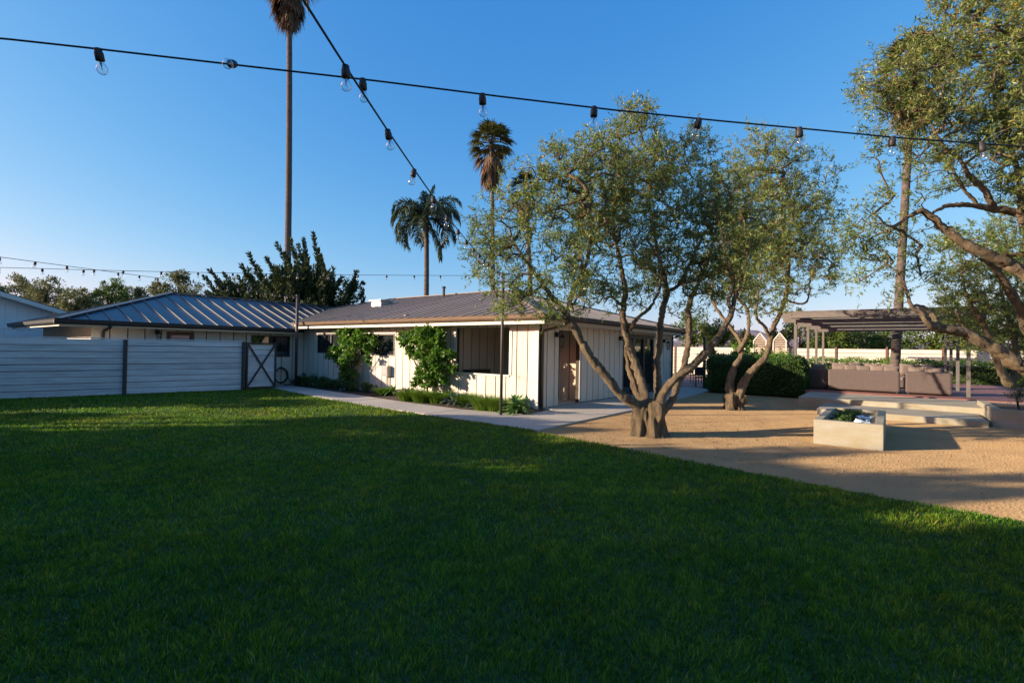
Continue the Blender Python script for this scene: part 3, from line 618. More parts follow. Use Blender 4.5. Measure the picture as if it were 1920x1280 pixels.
B = cable_points(fb, -6, 16.25, 80); s0 = float(np.interp(6/22.25*80, range(81), np.concatenate([[0], np.cumsum(np.linalg.norm(np.diff(np.array(B), axis=0), axis=1))])))
string_lights(B, 'festoon string running away overhead to the pole by the bed', -9, 30, .61, s0)
P2 = np.array((-1.6, -.02, 3.42)); P1 = np.array((-.78, 11.05, 3.55))
def seg(a, b, sag, n=40): return [a+(b-a)*i/n-np.array((0, 0, 4*sag*(i/n)*(1-i/n))) for i in range(n+1)]
Cc = PD(-140, 497, 8.4); string_lights(seg(Cc, P2, .05), 'long level festoon string low in the sky from the left edge to the near pole', 0, 40, .61, .35, r=.006)
Dd = PD(-60, 474, 7.0); string_lights(seg(Dd, P1, .0), 'festoon string slanting down from the left edge to the corner pole', 0, 40, .61, .45, r=.006)
def pole(p, h, r, label):
    t = thing('light_pole', label, 'pole', (p[0], p[1], 0), 'poles carrying the light strings')
    MB().tube([(p[0], p[1], .0), (p[0], p[1], h)], r, 10).build('shaft', mt_pole, t, smooth=True)
    MB().tube([(p[0], p[1], h), (p[0], p[1], h+.02)], r*1.25, 10).build('cap', mt_steel, t)
    MB().tube([(p[0], p[1], h-.12), (p[0]-.06, p[1], h-.1), (p[0]-.07, p[1], h-.04)], .008, 5).build('hook', mt_steel, t)
pole(P2, 3.46, .038, 'slim pole standing in the bed near the house corner'); pole(P1, 3.6, .055, 'dark pole at the inner corner between the two house wings')
pole(A[-1]+(0, 0, 0), A[-1][2]+.05, .04, 'pole at the right end of the nearest string'); pole(A[0], A[0][2]+.05, .04, 'pole at the left end of the nearest string')
pole(B[0], B[0][2]+.05, .04, 'pole behind the viewer carrying the overhead string'); pole(Cc, Cc[2]+.05, .04, 'pole beyond the left edge carrying the level string'); pole(Dd, Dd[2]+.05, .04, 'pole beyond the left edge carrying the slanting string')

# ------------------------------------------------------------------ vegetation helpers
def leaves(P, D, N, L_, W, r):
    """rhombic leaves: base P, direction D, normal N"""
    n = len(P); D = unit(D); S = unit(np.cross(D, N)); L_ = np.broadcast_to(L_, n)[:, None]; W = np.broadcast_to(W, n)[:, None]
    N2 = np.cross(S, D)
    a = P; b = P+D*L_*.42+S*W*.5+N2*W*.12; c = P+D*L_; d = P+D*L_*.42-S*W*.5+N2*W*.12
    return np.stack([a, b, c, d], 1).reshape(-1, 3)
def quadidx(n): return np.arange(n*4).reshape(-1, 4)
def rdir(n): return unit(RNG.normal(size=(n, 3)))
def smooth_path(P, R_, step=.08):
    P = np.asarray(P, float); R_ = np.asarray(R_, float); n = len(P); Pp = np.vstack([2*P[0]-P[1], P, 2*P[-1]-P[-2]]); out = []; rr = []
    for i in range(n-1):
        p0, p1, p2, p3 = Pp[i:i+4]; m = max(2, int(np.linalg.norm(p2-p1)/step))
        for k in range(m):
            t = k/m; out.append(.5*((2*p1)+(-p0+p2)*t+(2*p0-5*p1+4*p2-p3)*t*t+(-p0+3*p1-3*p2+p3)*t**3)); rr.append(R_[i]+(R_[i+1]-R_[i])*t)
    out.append(P[-1]); rr.append(R_[-1]); return np.array(out), np.array(rr)
class Skel:
    def __init__(s): s.P = np.zeros((0, 3)); s.par = []; s.rad = []; s.chains = []
    def limb(s, path, rad, knob=.12):
        P, r = smooth_path(path, rad, .055); n = len(P); P = P+RNG.normal(0, .007, P.shape)
        r = r*(1+knob*np.sin(np.arange(n)*.9+RNG.random()*6)*RNG.random(n)); b = len(s.P); s.P = np.vstack([s.P, P]); s.par += [-1]+list(range(b, b+n-1)); s.rad += list(r); return P, r
def olive_tree(name, label, base, stump, limbs, blobs, ntar, lpt, group=None, stump_h=.6, leafL=.068, seed=1, lean=(0, 0), thin=.42, limb_k=.78):
    global RNG; RNG = np.random.default_rng(seed); t = thing(name, label, 'tree', base, group); base = np.asarray(base, float)
    # stump: a fluted, swollen column
    if stump:
        na, nh = 96, 40; V = []; ph = RNG.random(8)*6.28
        for j in range(nh):
            f = j/(nh-1); z = -.06+f*(stump_h+.06)
            for i in range(na):
                a = 2*math.pi*i/na
                rr = stump*(1.0+.42*max(0, 1-f*3.2)**2-.06*math.sin(f*3.1)+.16*f)
                rr *= 1+.13*math.sin(3*a+ph[0]+f*1.2)+.11*math.sin(5*a+ph[1]-f*1.6)-.09*abs(math.sin(4.5*a+ph[2]+1.5*f))+.05*math.sin(14*a+ph[3]+5*f)+.09*math.sin(7*f+2*a+ph[4])*math.sin(3*a+ph[7])+.03*math.sin(23*a-3*f+ph[6])+.055*math.sin(15*f+5*a+ph[5])
                if f > .8: rr *= 1-.9*((f-.8)/.2)**2.2
                V.append((base[0]+lean[0]*f+rr*math.cos(a), base[1]+lean[1]*f+rr*math.sin(a), z))
        F = [(j*na+i, j*na+(i+1) % na, (j+1)*na+(i+1) % na, (j+1)*na+i) for j in range(nh-1) for i in range(na)]
        np_obj('trunk', np.array(V), np.array(F), mt_olstump, t, True)
    sk = Skel()
    for pth, rad in limbs:
        P, r = sk.limb(pth, np.array(rad)*limb_k, .13); V, F = tube_arrays(P, r, 12)
        # knobbly surface
        aa = np.tile(np.arange(12)*2*math.pi/12, len(P)); ii = np.repeat(np.arange(len(P)), 12); q1, q2 = RNG.random(2)*6
        fl = .10*np.sin(4*aa+.22*ii+q1)+.07*np.sin(5*aa-.31*ii+q2)+.07*np.sin(.8*ii+2*aa+q1)*np.sin(.23*ii+q2)+RNG.normal(0, .075, len(V))
        V = V+unit(V-np.repeat(P, 12, 0))*(fl*np.repeat(r, 12))[:, None]
        np_obj('limb', V, F, mt_olbark, t, True)
    # twig targets in the crown volume
    T = []; wts = np.array([b[3]**2.2 if len(b) == 4 else b[4] for b in blobs]); wts = wts/wts.sum()
    for b, w in zip(blobs, wts):
        k = max(3, int(ntar*w)); c = np.asarray(b[:3]); q = rdir(k)*(RNG.random((k, 1))**.36)*b[3]*1.2; q[:, 2] *= .92; T.append(c+q)
    T = np.vstack(T)
    cl = np.sin(T[:, 0]*4.1+1.3*np.sin(T[:, 1]*3.3))+np.sin(T[:, 1]*4.7+1.1*np.sin(T[:, 2]*3.9))+np.sin(T[:, 2]*4.3+T[:, 0]*2)
    T = T[cl > -1.5-thin+RNG.normal(0, .6, len(T))]
    lp = sk.P.copy(); d0 = np.array([np.min(np.linalg.norm(lp-q, axis=1)) for q in T]); T = T[np.argsort(d0)]
    cap = len(sk.P)+len(T)*14; NP = np.zeros((cap, 3)); n0 = len(sk.P); NP[:n0] = sk.P; par = np.full(cap, -1); par[:n0] = sk.par; cnt = n0; chains = []
    top = base+np.array((0, 0, stump_h))
    for q in T:
        dv = NP[:cnt]-q; dd = np.sqrt((dv**2).sum(1))+.25*np.maximum(0, NP[:cnt, 2]-q[2])+np.where(NP[:cnt, 2] < top[2]+.35, 2., 0); i = int(np.argmin(dd)); a = NP[i]
        m = max(2, min(12, int(np.linalg.norm(q-a)/.13))); f = np.linspace(0, 1, m+1)[1:, None]; bend = RNG.normal(0, .10, 3)*np.linalg.norm(q-a); bend[2] += .08*np.linalg.norm(q-a)
        pts = a+(q-a)*f+np.sin(f*math.pi)*bend+RNG.normal(0, .012, (m, 3)); NP[cnt:cnt+m] = pts; par[cnt:cnt+m] = [i]+list(range(cnt, cnt+m-1)); chains.append((i, cnt, m)); cnt += m
    load = np.zeros(cnt)
    for (i, c, m) in chains: load[c+m-1] += 1
    for j in range(cnt-1, n0-1, -1):
        if par[j] >= 0: load[par[j]] += load[j]
    VV = []; FF = []; off = 0
    for (i, c, m) in chains:
        idx = [i]+list(range(c, c+m)); P = NP[idx]; r = .0052*np.maximum(1, load[idx])**.47; r[0] = r[1]; r = np.minimum(r, .06); V, F = tube_arrays(P, r, 5); VV.append(V); FF.append(F+off); off += len(V)
    # leafy sprays
    ns = 4; n = len(T); B0 = np.repeat(T, ns, 0); out = unit(B0-(base+np.array((0, 0, stump_h+1.6)))); sdir = unit(out*.55+rdir(n*ns)*.9+np.array((0, 0, .22))); sl = RNG.uniform(.14, .36, n*ns)
    for s in range(0): pass
    tw = []
    P0 = B0+rdir(n*ns)*.05; tipz = P0+sdir*sl[:, None]; tipz[:, 2] -= sl*.12
    # thin twig ribbons
    sdv = unit(np.cross(sdir, rdir(n*ns)))*.0022
    tv = np.stack([P0-sdv, P0+sdv, tipz+sdv*.4, tipz-sdv*.4], 1).reshape(-1, 3); VV.append(tv); FF.append(quadidx(n*ns)+off); off += len(tv)
    np_obj('branches', np.vstack(VV), np.vstack(FF), mt_olbark, t, True)
    nl = lpt//ns; f = RNG.uniform(.05, 1.0, (n*ns, nl)); LP = (P0[:, None]+(tipz-P0)[:, None]*f[..., None]).reshape(-1, 3); sd2 = np.repeat(sdir, nl, 0)
    ld = unit(sd2*.55+rdir(len(LP))*.85+np.array((0, 0, .05))); Ln = leafL*RNG.uniform(.65, 1.25, len(LP))
    clr = np.repeat(np.repeat(RNG.normal(0, .13, n), ns), nl); r = np.clip(RNG.beta(2, 2.2, len(LP))*.92+clr, 0, .955); r = np.where(RNG.random(len(LP)) < .006, 1., r)
    o = np_obj('crown', leaves(LP, ld, rdir(len(LP)), Ln, Ln*.27, r), quadidx(len(LP)), mt_olive, t, False, r); print(name, 'leaves', len(LP), 'targets', n)
    return t
def pts(D, lst, dz=0):
    """pixel list (px, py, extra depth) at depth D"""
    return [PD(a, b, D+c) for a, b, c in lst]
def blobs(D, lst): return [(*PD(a, b, D+c), r*D/FPX) for a, b, r, c in lst]

# front olive
b1 = G(1217, 818); D1 = depth(b1)+.15; b1 = PD(1217, 818, D1); b1[2] = 0
l1 = [(pts(D1, [(1212, 775, 0), (1192, 758, -.1), (1160, 737, -.2), (1135, 703, -.3), (1113, 678, -.35), (1090, 640, -.45), (1068, 598, -.5), (1035, 556, -.6), (1000, 508, -.6), (962, 455, -.6)]), [.13, .13, .115, .105, .10, .09, .08, .06, .04, .02]),
      (pts(D1, [(1062, 592, -.5), (1075, 545, -.6), (1100, 490, -.8), (1105, 430, -.9), (1090, 370, -1.)]), [.06, .05, .04, .03, .018]),
      (pts(D1, [(1216, 770, 0), (1206, 730, .1), (1194, 690, .2), (1178, 640, .3), (1168, 590, .4), (1172, 545, .5), (1160, 480, .6), (1150, 410, .7), (1165, 330, .7)]), [.13, .11, .10, .095, .085, .07, .05, .035, .018]),
      (pts(D1, [(1205, 765, .15), (1190, 725, .3), (1180, 690, .4), (1176, 660, .35), (1176, 640, .3)]), [.10, .085, .07, .06, .05]),
      (pts(D1, [(1180, 620, .3), (1195, 596, .1), (1215, 580, 0), (1235, 545, -.2), (1240, 490, -.4)]), [.05, .045, .04, .03, .018]),
      (pts(D1, [(1228, 772, .1), (1233, 735, .3), (1232, 690, .45), (1236, 630, .6), (1242, 580, .7), (1250, 545, .8), (1235, 480, 1.), (1220, 400, 1.2), (1215, 320, 1.2)]), [.12, .10, .085, .085, .08, .075, .05, .035, .018]),
      (pts(D1, [(1246, 552, .8), (1275, 530, .8), (1300, 480, .9), (1330, 420, 1.)]), [.055, .045, .035, .02]),
      (pts(D1, [(1232, 770, -.1), (1243, 740, -.25), (1262, 712, -.35), (1292, 690, -.4), (1318, 668, -.45), (1345, 635, -.5), (1367, 600, -.5), (1374, 575, -.55), (1385, 535, -.6), (1400, 480, -.7), (1395, 410, -.8)]), [.12, .105, .095, .095, .085, .07, .065, .055, .04, .03, .018]),
      (pts(D1, [(1374, 585, -.5), (1365, 560, -.6), (1375, 530, -.5), (1360, 470, -.5), (1345, 400, -.4)]), [.05, .04, .035, .025, .015]),
      (pts(D1, [(1238, 775, .2), (1258, 752, .5), (1273, 715, .9), (1286, 670, 1.2), (1292, 620, 1.4), (1292, 570, 1.5), (1310, 530, 1.6), (1335, 460, 1.7), (1325, 380, 1.8)]), [.11, .09, .085, .085, .085, .08, .05, .035, .018])]
bl1 = blobs(D1, [(945, 430, 55, -.6), (925, 495, 48, -.4), (985, 375, 55, -.6), (1030, 330, 35, -.5), (985, 540, 45, -.8), (1050, 470, 75, -.6), (1075, 285, 45, -.7), (1110, 330, 75, -.6), (1110, 410, 75, 0), (1185, 270, 65, .3), (1195, 225, 32, .3),
      (1170, 350, 85, 0), (1210, 430, 85, .5), (1140, 500, 70, .4), (1275, 300, 62, .6), (1290, 370, 80, .6), (1310, 275, 32, .5), (1345, 380, 60, .2), (1270, 470, 80, 1.), (1345, 460, 70, .2), (1240, 520, 55, .9), (1330, 530, 50, .6), (1400, 420, 55, -.6), (1120, 540, 40, 0), (1060, 545, 40, -1.2), (1200, 330, 70, 1.6), (1120, 400, 60, 1.4), (905, 455, 22, -.4), (1395, 500, 45, -.5), (1180, 565, 30, 0), (955, 560, 35, -.6), (1035, 585, 22, -.8), (1290, 560, 40, .8), (1410, 560, 32, -.6), (890, 500, 18, -.4)])
olive_tree('olive_tree', 'large multi-stemmed olive tree with swollen stump on the gravel by the walkway', b1, .30, l1, bl1, 2400, 50, 'olive trees', .72, seed=3)
# second olive
b2 = G(1375, 768); D2 = depth(b2)+.1; b2 = PD(1375, 768, D2); b2[2] = 0
l2 = [(pts(D2, [(1372, 750, 0), (1368, 718, .1), (1376, 690, .2), (1390, 665, .3), (1388, 640, .4), (1375, 620, .5), (1352, 590, .6), (1335, 560, .7), (1340, 500, .9)]), [.15, .13, .11, .09, .075, .07, .06, .05, .03]),
      (pts(D2, [(1384, 660, .3), (1400, 630, .2), (1404, 600, .1), (1398, 575, .1), (1375, 545, 0), (1385, 480, -.3)]), [.085, .07, .06, .05, .04, .02]),
      (pts(D2, [(1383, 750, -.1), (1396, 715, -.2), (1412, 692, -.3), (1433, 672, -.35), (1442, 648, -.4), (1450, 615, -.4), (1466, 580, -.4), (1476, 540, -.4), (1478, 490, -.3), (1470, 420, -.2), (1465, 350, 0)]), [.15, .13, .115, .105, .095, .085, .075, .065, .05, .035, .02]),
      (pts(D2, [(1444, 632, -.4), (1432, 610, -.6), (1418, 595, -.8), (1420, 560, -1.), (1430, 500, -1.1)]), [.06, .05, .045, .035, .02]),
      (pts(D2, [(1472, 560, -.4), (1500, 570, -.6), (1515, 560, -.8), (1520, 520, -.9), (1540, 470, -.9)]), [.045, .035, .03, .025, .015])]
bl2 = blobs(D2, [(1400, 300, 45, 0), (1445, 310, 60, 0), (1425, 262, 30, 0), (1490, 360, 62, 0), (1500, 300, 35, 0), (1525, 430, 52, -.4), (1420, 400, 80, 0), (1470, 430, 75, 0), (1365, 430, 60, .6), (1380, 500, 65, .4), (1450, 505, 70, -.5), (1510, 500, 50, -.5), (1545, 500, 28, -.5), (1550, 390, 28, 0), (1400, 545, 38, 0), (1345, 530, 45, .8), (1440, 560, 35, -.8), (1480, 470, 60, 1.5), (1380, 360, 50, 1.), (1545, 540, 20, -.5), (1420, 470, 80, 2)])
olive_tree('olive_tree', 'second olive tree leaning right in front of the clipped hedge', b2, .27, l2, bl2, 1650, 50, 'olive trees', .5, seed=5, leafL=.08)
# right-hand olive, its trunk beyond the right edge
D3 = 8.3; b3 = PD(2090, 855, D3); b3[2] = 0
l3 = [(pts(D3, [(2085, 790, 0), (2030, 735, 0), (1975, 708, 0), (1920, 688, 0), (1862, 652, 0), (1800, 622, 0), (1755, 614, -.05), (1738, 604, -.1), (1722, 583, -.1), (1706, 570, -.1), (1690, 520, -.1), (1655, 490, 0)]), [.20, .19, .18, .165, .145, .125, .105, .07, .055, .04, .028, .016]),
      (pts(D3, [(1760, 614, -.05), (1748, 590, .1), (1730, 575, .2), (1712, 572, .2)]), [.06, .05, .04, .03]),
      (pts(D3, [(2085, 780, .1), (2040, 690, .1), (1990, 620, 0), (1945, 540, -.1), (1900, 500, -.1), (1850, 476, -.1), (1800, 450, -.1), (1755, 415, -.1), (1730, 396, -.1), (1705, 405, -.1), (1670, 425, -.1), (1640, 400, -.2)]), [.20, .18, .16, .14, .125, .115, .10, .085, .07, .045, .03, .016]),
      (pts(D3, [(1990, 620, 0), (1950, 480, .2), (1915, 405, .2), (1862, 392, .2), (1810, 384, .1), (1770, 388, 0), (1745, 402, -.1)]), [.12, .105, .095, .08, .06, .045, .03]),
      (pts(D3, [(1862, 390, .2), (1845, 355, .2), (1818, 332, .1), (1800, 300, .1), (1775, 280, 0), (1755, 255, 0), (1740, 200, 0)]), [.075, .065, .05, .042, .034, .026, .016]),
      (pts(D3, [(1835, 385, .15), (1800, 345, 0), (1782, 310, -.1), (1760, 285, -.1)]), [.04, .035, .03, .02]),
      (pts(D3, [(2070, 740, .3), (2000, 680, .5), (1930, 625, .6), (1912, 575, .6), (1880, 525, .6), (1858, 496, .5), (1838, 485, .4)]), [.15, .13, .115, .105, .085, .06, .03]),
      (pts(D3, [(2060, 720, 0), (2050, 550, -.2), (2020, 380, -.3), (1990, 230, -.3), (1960, 80, -.4), (1930, -80, -.4)]), [.2, .17, .13, .1, .07, .03]),
      (pts(D3, [(1915, 420, .2), (1910, 330, .4), (1880, 230, .5), (1850, 120, .5), (1830, 20, .5)]), [.07, .055, .045, .032, .018])]
bl3 = blobs(D3, [(1622, 200, 40, 0), (1650, 165, 48, 0), (1700, 125, 60, 0), (1735, 90, 40, 0), (1750, 180, 75, 0), (1830, 60, 75, .2), (1800, 10, 45, .3), (1890, 60, 85, 0), (1850, 160, 90, 0), (1920, 180, 90, 0), (1700, 215, 60, 0), (1780, 250, 55, .3), (1650, 260, 35, 0), (1705, 330, 55, 0),
      (1635, 410, 42, 0), (1600, 450, 32, 0), (1640, 480, 48, 0), (1610, 520, 30, 0), (1680, 450, 45, .4), (1770, 330, 45, .5), (1860, 300, 75, .6), (1920, 320, 70, .4), (1720, 520, 35, .4), (1700, 565, 25, 0), (1790, 480, 45, .8), (1930, 460, 50, .5), (1870, -60, 90, 0), (1980, -40, 140, 0), (2060, 150, 140, 0), (2060, 340, 120, 0), (2180, 250, 150, 0), (2150, 30, 150, 0), (1960, 250, 90, -.6), (2000, 500, 80, 1.), (1745, 130, 60, 1.2), (1840, 220, 80, 1.4)])
olive_tree('olive_tree', 'sunlit olive reaching in from the right edge with bare arching limbs', b3, .34, l3, bl3, 2900, 48, 'olive trees', .8, seed=8, leafL=.066, limb_k=.66)
# fourth olive, deeper at the right
D4 = 13.; b4 = PD(1893, 730, D4); b4[2] = .35
l4 = [(pts(D4, [(1893, 725, 0), (1875, 690, 0), (1862, 650, 0), (1840, 600, 0), (1815, 560, 0), (1800, 500, 0)]), [.13, .11, .1, .08, .05, .02]), (pts(D4, [(1895, 725, 0), (1905, 680, .2), (1900, 620, .2), (1880, 560, .3), (1870, 480, .3)]), [.12, .1, .08, .05, .02]), (pts(D4, [(1862, 650, 0), (1830, 640, .1), (1800, 600, .2), (1785, 550, .2)]), [.06, .05, .035, .015])]
bl4 = blobs(D4, [(1800, 480, 50, 0), (1850, 470, 55, 0), (1830, 540, 60, 0), (1790, 560, 40, 0), (1880, 560, 60, 0), (1850, 620, 50, .4), (1910, 620, 50, .6), (1930, 500, 60, 0), (1900, 430, 50, 0), (1960, 600, 60, 0), (1800, 620, 30, .5), (1890, 660, 30, .5)])
olive_tree('olive_tree', 'shaded olive tree behind the raised bed at the right edge', b4, .16, l4, bl4, 800, 60, 'olive trees', .35, seed=12, leafL=.075)

def blob_tree(name, label, cat, base, blobs_, n, leafL, leafW, mat, group=None, trunk_r=.15, trunk_top=None, seed=1, bark=None, shell=.55, up=.2, parent=None, limbs=True):
    """tree or shrub: leaves through the volume of several uneven lobes, with trunk and limbs"""
    rng = np.random.default_rng(seed); t = thing(name, label, cat, base, group); base = np.asarray(base, float)
    w = np.array([b[3]**2 for b in blobs_]); w /= w.sum(); P = []; O = []
    for b, k in zip(blobs_, (w*n).astype(int)):
        # sub-lobes make clumps and gaps
        c = np.array(b[:3]); m = max(5, int(9+k/220)); sc = unit(rng.normal(size=(m, 3)))*(rng.random((m, 1))**shell)*b[3]*.9; sr = b[3]*rng.uniform(.16, .42, m); i = rng.integers(0, m, k)
        q = unit(rng.normal(size=(k, 3)))*(rng.random((k, 1))**.45)*sr[i][:, None]; P.append(c+(sc[i]+q)*np.array((1, 1, .9))); O.append(unit(sc[i]*.6+q))
    P = np.vstack(P); O = np.vstack(O); k = P[:, 2] > base[2]+.03; P, O = P[k], O[k]; n = len(P); d = unit(O*.5+rng.normal(size=(n, 3))*.8+np.array((0, 0, up)))
    L_ = leafL*rng.uniform(.6, 1.3, n); hv_ = np.sin(P[:, 0]*3)+np.sin(P[:, 1]*3.3+1)+np.sin(P[:, 2]*3.1+2); r = np.clip(rng.beta(2, 2, n)+.07*hv_, 0, 1)
    np_obj('crown', leaves(P, d, unit(rng.normal(size=(n, 3))), L_, L_*leafW/leafL, r), quadidx(n), mat, t, False, r)
    if limbs:
        m = MB(); top = np.array(trunk_top if trunk_top is not None else (base[0], base[1], np.mean([b[2]-b[3]*.5 for b in blobs_])))
        m.tube(smooth_path([base-(0, 0, .05), (base+top)/2+rng.normal(0, .06, 3), top], [trunk_r*1.15, trunk_r, trunk_r*.75], .3)[0], np.linspace(trunk_r*1.1, trunk_r*.7, len(smooth_path([base, (base+top)/2, top], [1, 1, 1], .3)[0])), 8) if False else None
        pp, rr = smooth_path([base-(0, 0, .05), (base+top)/2+rng.normal(0, .05, 3), top], [trunk_r*1.15, trunk_r, trunk_r*.75], .25); m.tube(pp, rr, 8)
        for b in blobs_:
            c = np.array(b[:3]); mid = (top+c)/2+rng.normal(0, .12, 3)*b[3]; pp, rr = smooth_path([top-(0, 0, .1), mid, c], [trunk_r*.6, trunk_r*.4, trunk_r*.15], .25); m.tube(pp, rr, 6)
        m.build('trunk', bark or mt_bark, t, smooth=True)
    return t

# ------------------------------------------------------------------ wall shrubs and bed plants
def wall_shrub(label, x, y, stems, bl, n, seed):
    t = blob_tree('wall_shrub', label, 'shrub', (x, y, .02), bl, n, .125, .075, mt_fig, 'leafy shrubs trained against the front wall', .03, (x, y, .6), seed, up=-.15); return t
def wb(lst, X): return [(*PX(a, b, X), r*depth(PX(a, b, X))/FPX) for a, b, r in lst]
wall_shrub('leafy shrub in front of the front-wall windows, half shaded', -.35, 7.95, 2, wb([(650, 640, 22), (672, 645, 22), (633, 660, 18), (655, 672, 22), (645, 690, 16), (690, 655, 12), (637, 622, 10), (690, 672, 9), (620, 665, 9), (662, 698, 12), (680, 630, 12), (655, 620, 13), (672, 622, 10), (650, 708, 12), (700, 640, 10)], -.38), 4200, 21)
wall_shrub('taller leafy shrub beside the porch opening, in full sun', -.4, 3.95, 2, wb([(775, 632, 20), (800, 635, 26), (825, 640, 24), (795, 665, 24), (825, 670, 24), (810, 695, 24), (845, 665, 14), (790, 700, 18), (830, 712, 14), (762, 645, 12), (752, 630, 8), (850, 690, 7), (812, 622, 12), (800, 618, 14), (825, 622, 12), (805, 716, 16), (782, 716, 10), (835, 690, 14), (770, 660, 12)], -.42), 6200, 22)
def rosette(label, p, n, L_, W, mat, seed, group, name='agave_plant', tilt=(.15, 1.25), h0=.05):
    rng = np.random.default_rng(seed); t = thing(name, label, 'plant', p, group); p = np.asarray(p, float); V = []; F = []; rr = []
    for i in range(n):
        f = i/n; a = i*2.39996+rng.normal(0, .12); el = tilt[1]-(tilt[1]-tilt[0])*f+rng.normal(0, .08); l = L_*(1-.25*(1-f))*rng.uniform(.85, 1.1); d = np.array((math.cos(a), math.sin(a), 0)); s = np.array((-d[1], d[0], 0)); b = len(V)
        for k, (q, w) in enumerate(((0, .45), (.3, .9), (.6, 1.), (.85, .55), (1., .03))):
            e = el-.5*q*q*(1-.6*(el > 1)); c = p+np.array((0, 0, h0))+d*l*q*math.cos(e)+np.array((0, 0, l*q*math.sin(e))); up = np.array((-d[0]*math.sin(e), -d[1]*math.sin(e), math.cos(e)))
            V += [c-s*W*w/2+up*W*w*.18, c-up*W*w*.06, c+s*W*w/2+up*W*w*.18]
        for k in range(4):
            for j in range(2): F.append((b+k*3+j, b+k*3+j+1, b+k*3+3+j+1, b+k*3+3+j)); rr.append(min(1, max(0, .5+rng.normal(0, .25))))
    np_obj('leaves', np.array(V), np.array(F), mat, t, True, np.array(rr)); MB().tube([p-(0, 0, .03), p+(0, 0, h0+.06)], .035, 7).build('stem', mt_bark, t)
def tuft(label, p, n, h, spread, mat, seed, group, name='grass_tuft', w=.006):
    rng = np.random.default_rng(seed); t = thing(name, label, 'plant', p, group); p = np.asarray(p, float); a = rng.uniform(0, 6.28, n); r0 = np.sqrt(rng.random(n))*spread*.45; base = p+np.stack([np.cos(a)*r0, np.sin(a)*r0, 0*a], -1)
    a2 = a+rng.normal(0, .5, n); l = h*rng.uniform(.6, 1.1, n); ln = l*rng.uniform(.1, 1.15, n); d = np.stack([np.cos(a2)*ln, np.sin(a2)*ln, l], -1); s = np.stack([-np.sin(a2), np.cos(a2), 0*a], -1)*w; mid = base+d*.5*np.array((.7, .7, 1.15)); tip = base+d*np.array((1, 1, .88))
    V = np.stack([base-s, base+s, mid+s*.9, mid-s*.9, tip+s*.1, tip-s*.1], 1).reshape(-1, 3); i = np.arange(n)*6; F = np.concatenate([np.stack([i, i+1, i+2, i+3], -1), np.stack([i+3, i+2, i+4, i+5], -1)]); r = rng.random(n); np_obj('blades', V, F, mat, t, False, np.concatenate([r, r]))
    MB().lathe(p-(0, 0, .02), [(spread*.4, 0), (spread*.25, .04), (0, .05)], 8).build('root_crown', mt_bark, t)
def gb(px, py): p = G(px, py); p[2] = .02; p[0] = min(p[0], -.42); return p
AG = 'agaves in the planting bed'; TG = 'grassy tufts in the planting bed'; MG = 'low dark mounds in the planting bed'
rosette('big bright green agave at the foot of the slim pole', gb(966, 776), 52, .58, .12, mt_agave, 31, AG); rosette('green agave behind the big one by the house corner', gb(985, 766)+(.15, .1, 0), 38, .52, .11, mt_agave, 32, AG)
rosette('grey-green agave at the bed edge left of the slim pole', gb(851, 762), 30, .50, .09, mt_agaveb, 33, AG); rosette('small grey-green agave low between two tufts', gb(893, 768), 24, .40, .08, mt_agaveb, 34, AG)
rosette('agave standing under the utility box', gb(745, 742), 28, .48, .09, mt_agave, 35, AG); rosette('dark agave right of the half-shaded wall shrub', gb(690, 730), 26, .44, .09, mt_agaveb, 36, AG)
for k, (px, py, h, sp, lab) in enumerate(((765, 752, .42, .42, 'bright grassy tuft leftmost of the sunlit tufts'), (792, 755, .45, .45, 'bright grassy tuft below the taller wall shrub, left side'), (822, 757, .40, .4, 'bright grassy tuft below the taller wall shrub, right side'), (875, 762, .46, .5, 'yellow-green grassy tuft below the porch opening, left of two'), (912, 770, .50, .55, 'wide yellow-green tuft left of the slim pole'), (930, 772, .42, .4, 'grassy tuft touching the foot of the slim pole'), (720, 742, .34, .36, 'grassy tuft beneath the front windows'), (845, 752, .4, .4, 'grassy tuft behind the grey-green agave'))):
    tuft(lab, gb(px, py), 1400, h*.82, sp*1.25, mt_tuft, 40+k, TG)
for k, (px, py, r, lab) in enumerate(((588, 722, .30, 'dark mound in the shaded inner corner of the bed'), (608, 724, .32, 'dark mound second from the inner corner'), (630, 727, .30, 'dark mound under the half-shaded wall shrub'), (652, 730, .30, 'dark mound below the half-shaded shrub stem'), (672, 733, .28, 'dark mound right of the half-shaded shrub stem'), (700, 737, .26, 'dark mound between two agaves'), (777, 748, .26, 'dark mound among the bright tufts'), (862, 756, .24, 'dark mound below the porch sill'))):
    p = gb(px, py); blob_tree('low_shrub', lab, 'shrub', p, [(p[0], p[1], .2, r*1.15), (p[0]-.05, p[1]-.35, .16, r*.9), (p[0]+.05, p[1]+.38, .18, r*.95)], 2200, .05, .022, mt_dmound, MG, .02, None, 60+k, up=.4, limbs=True)

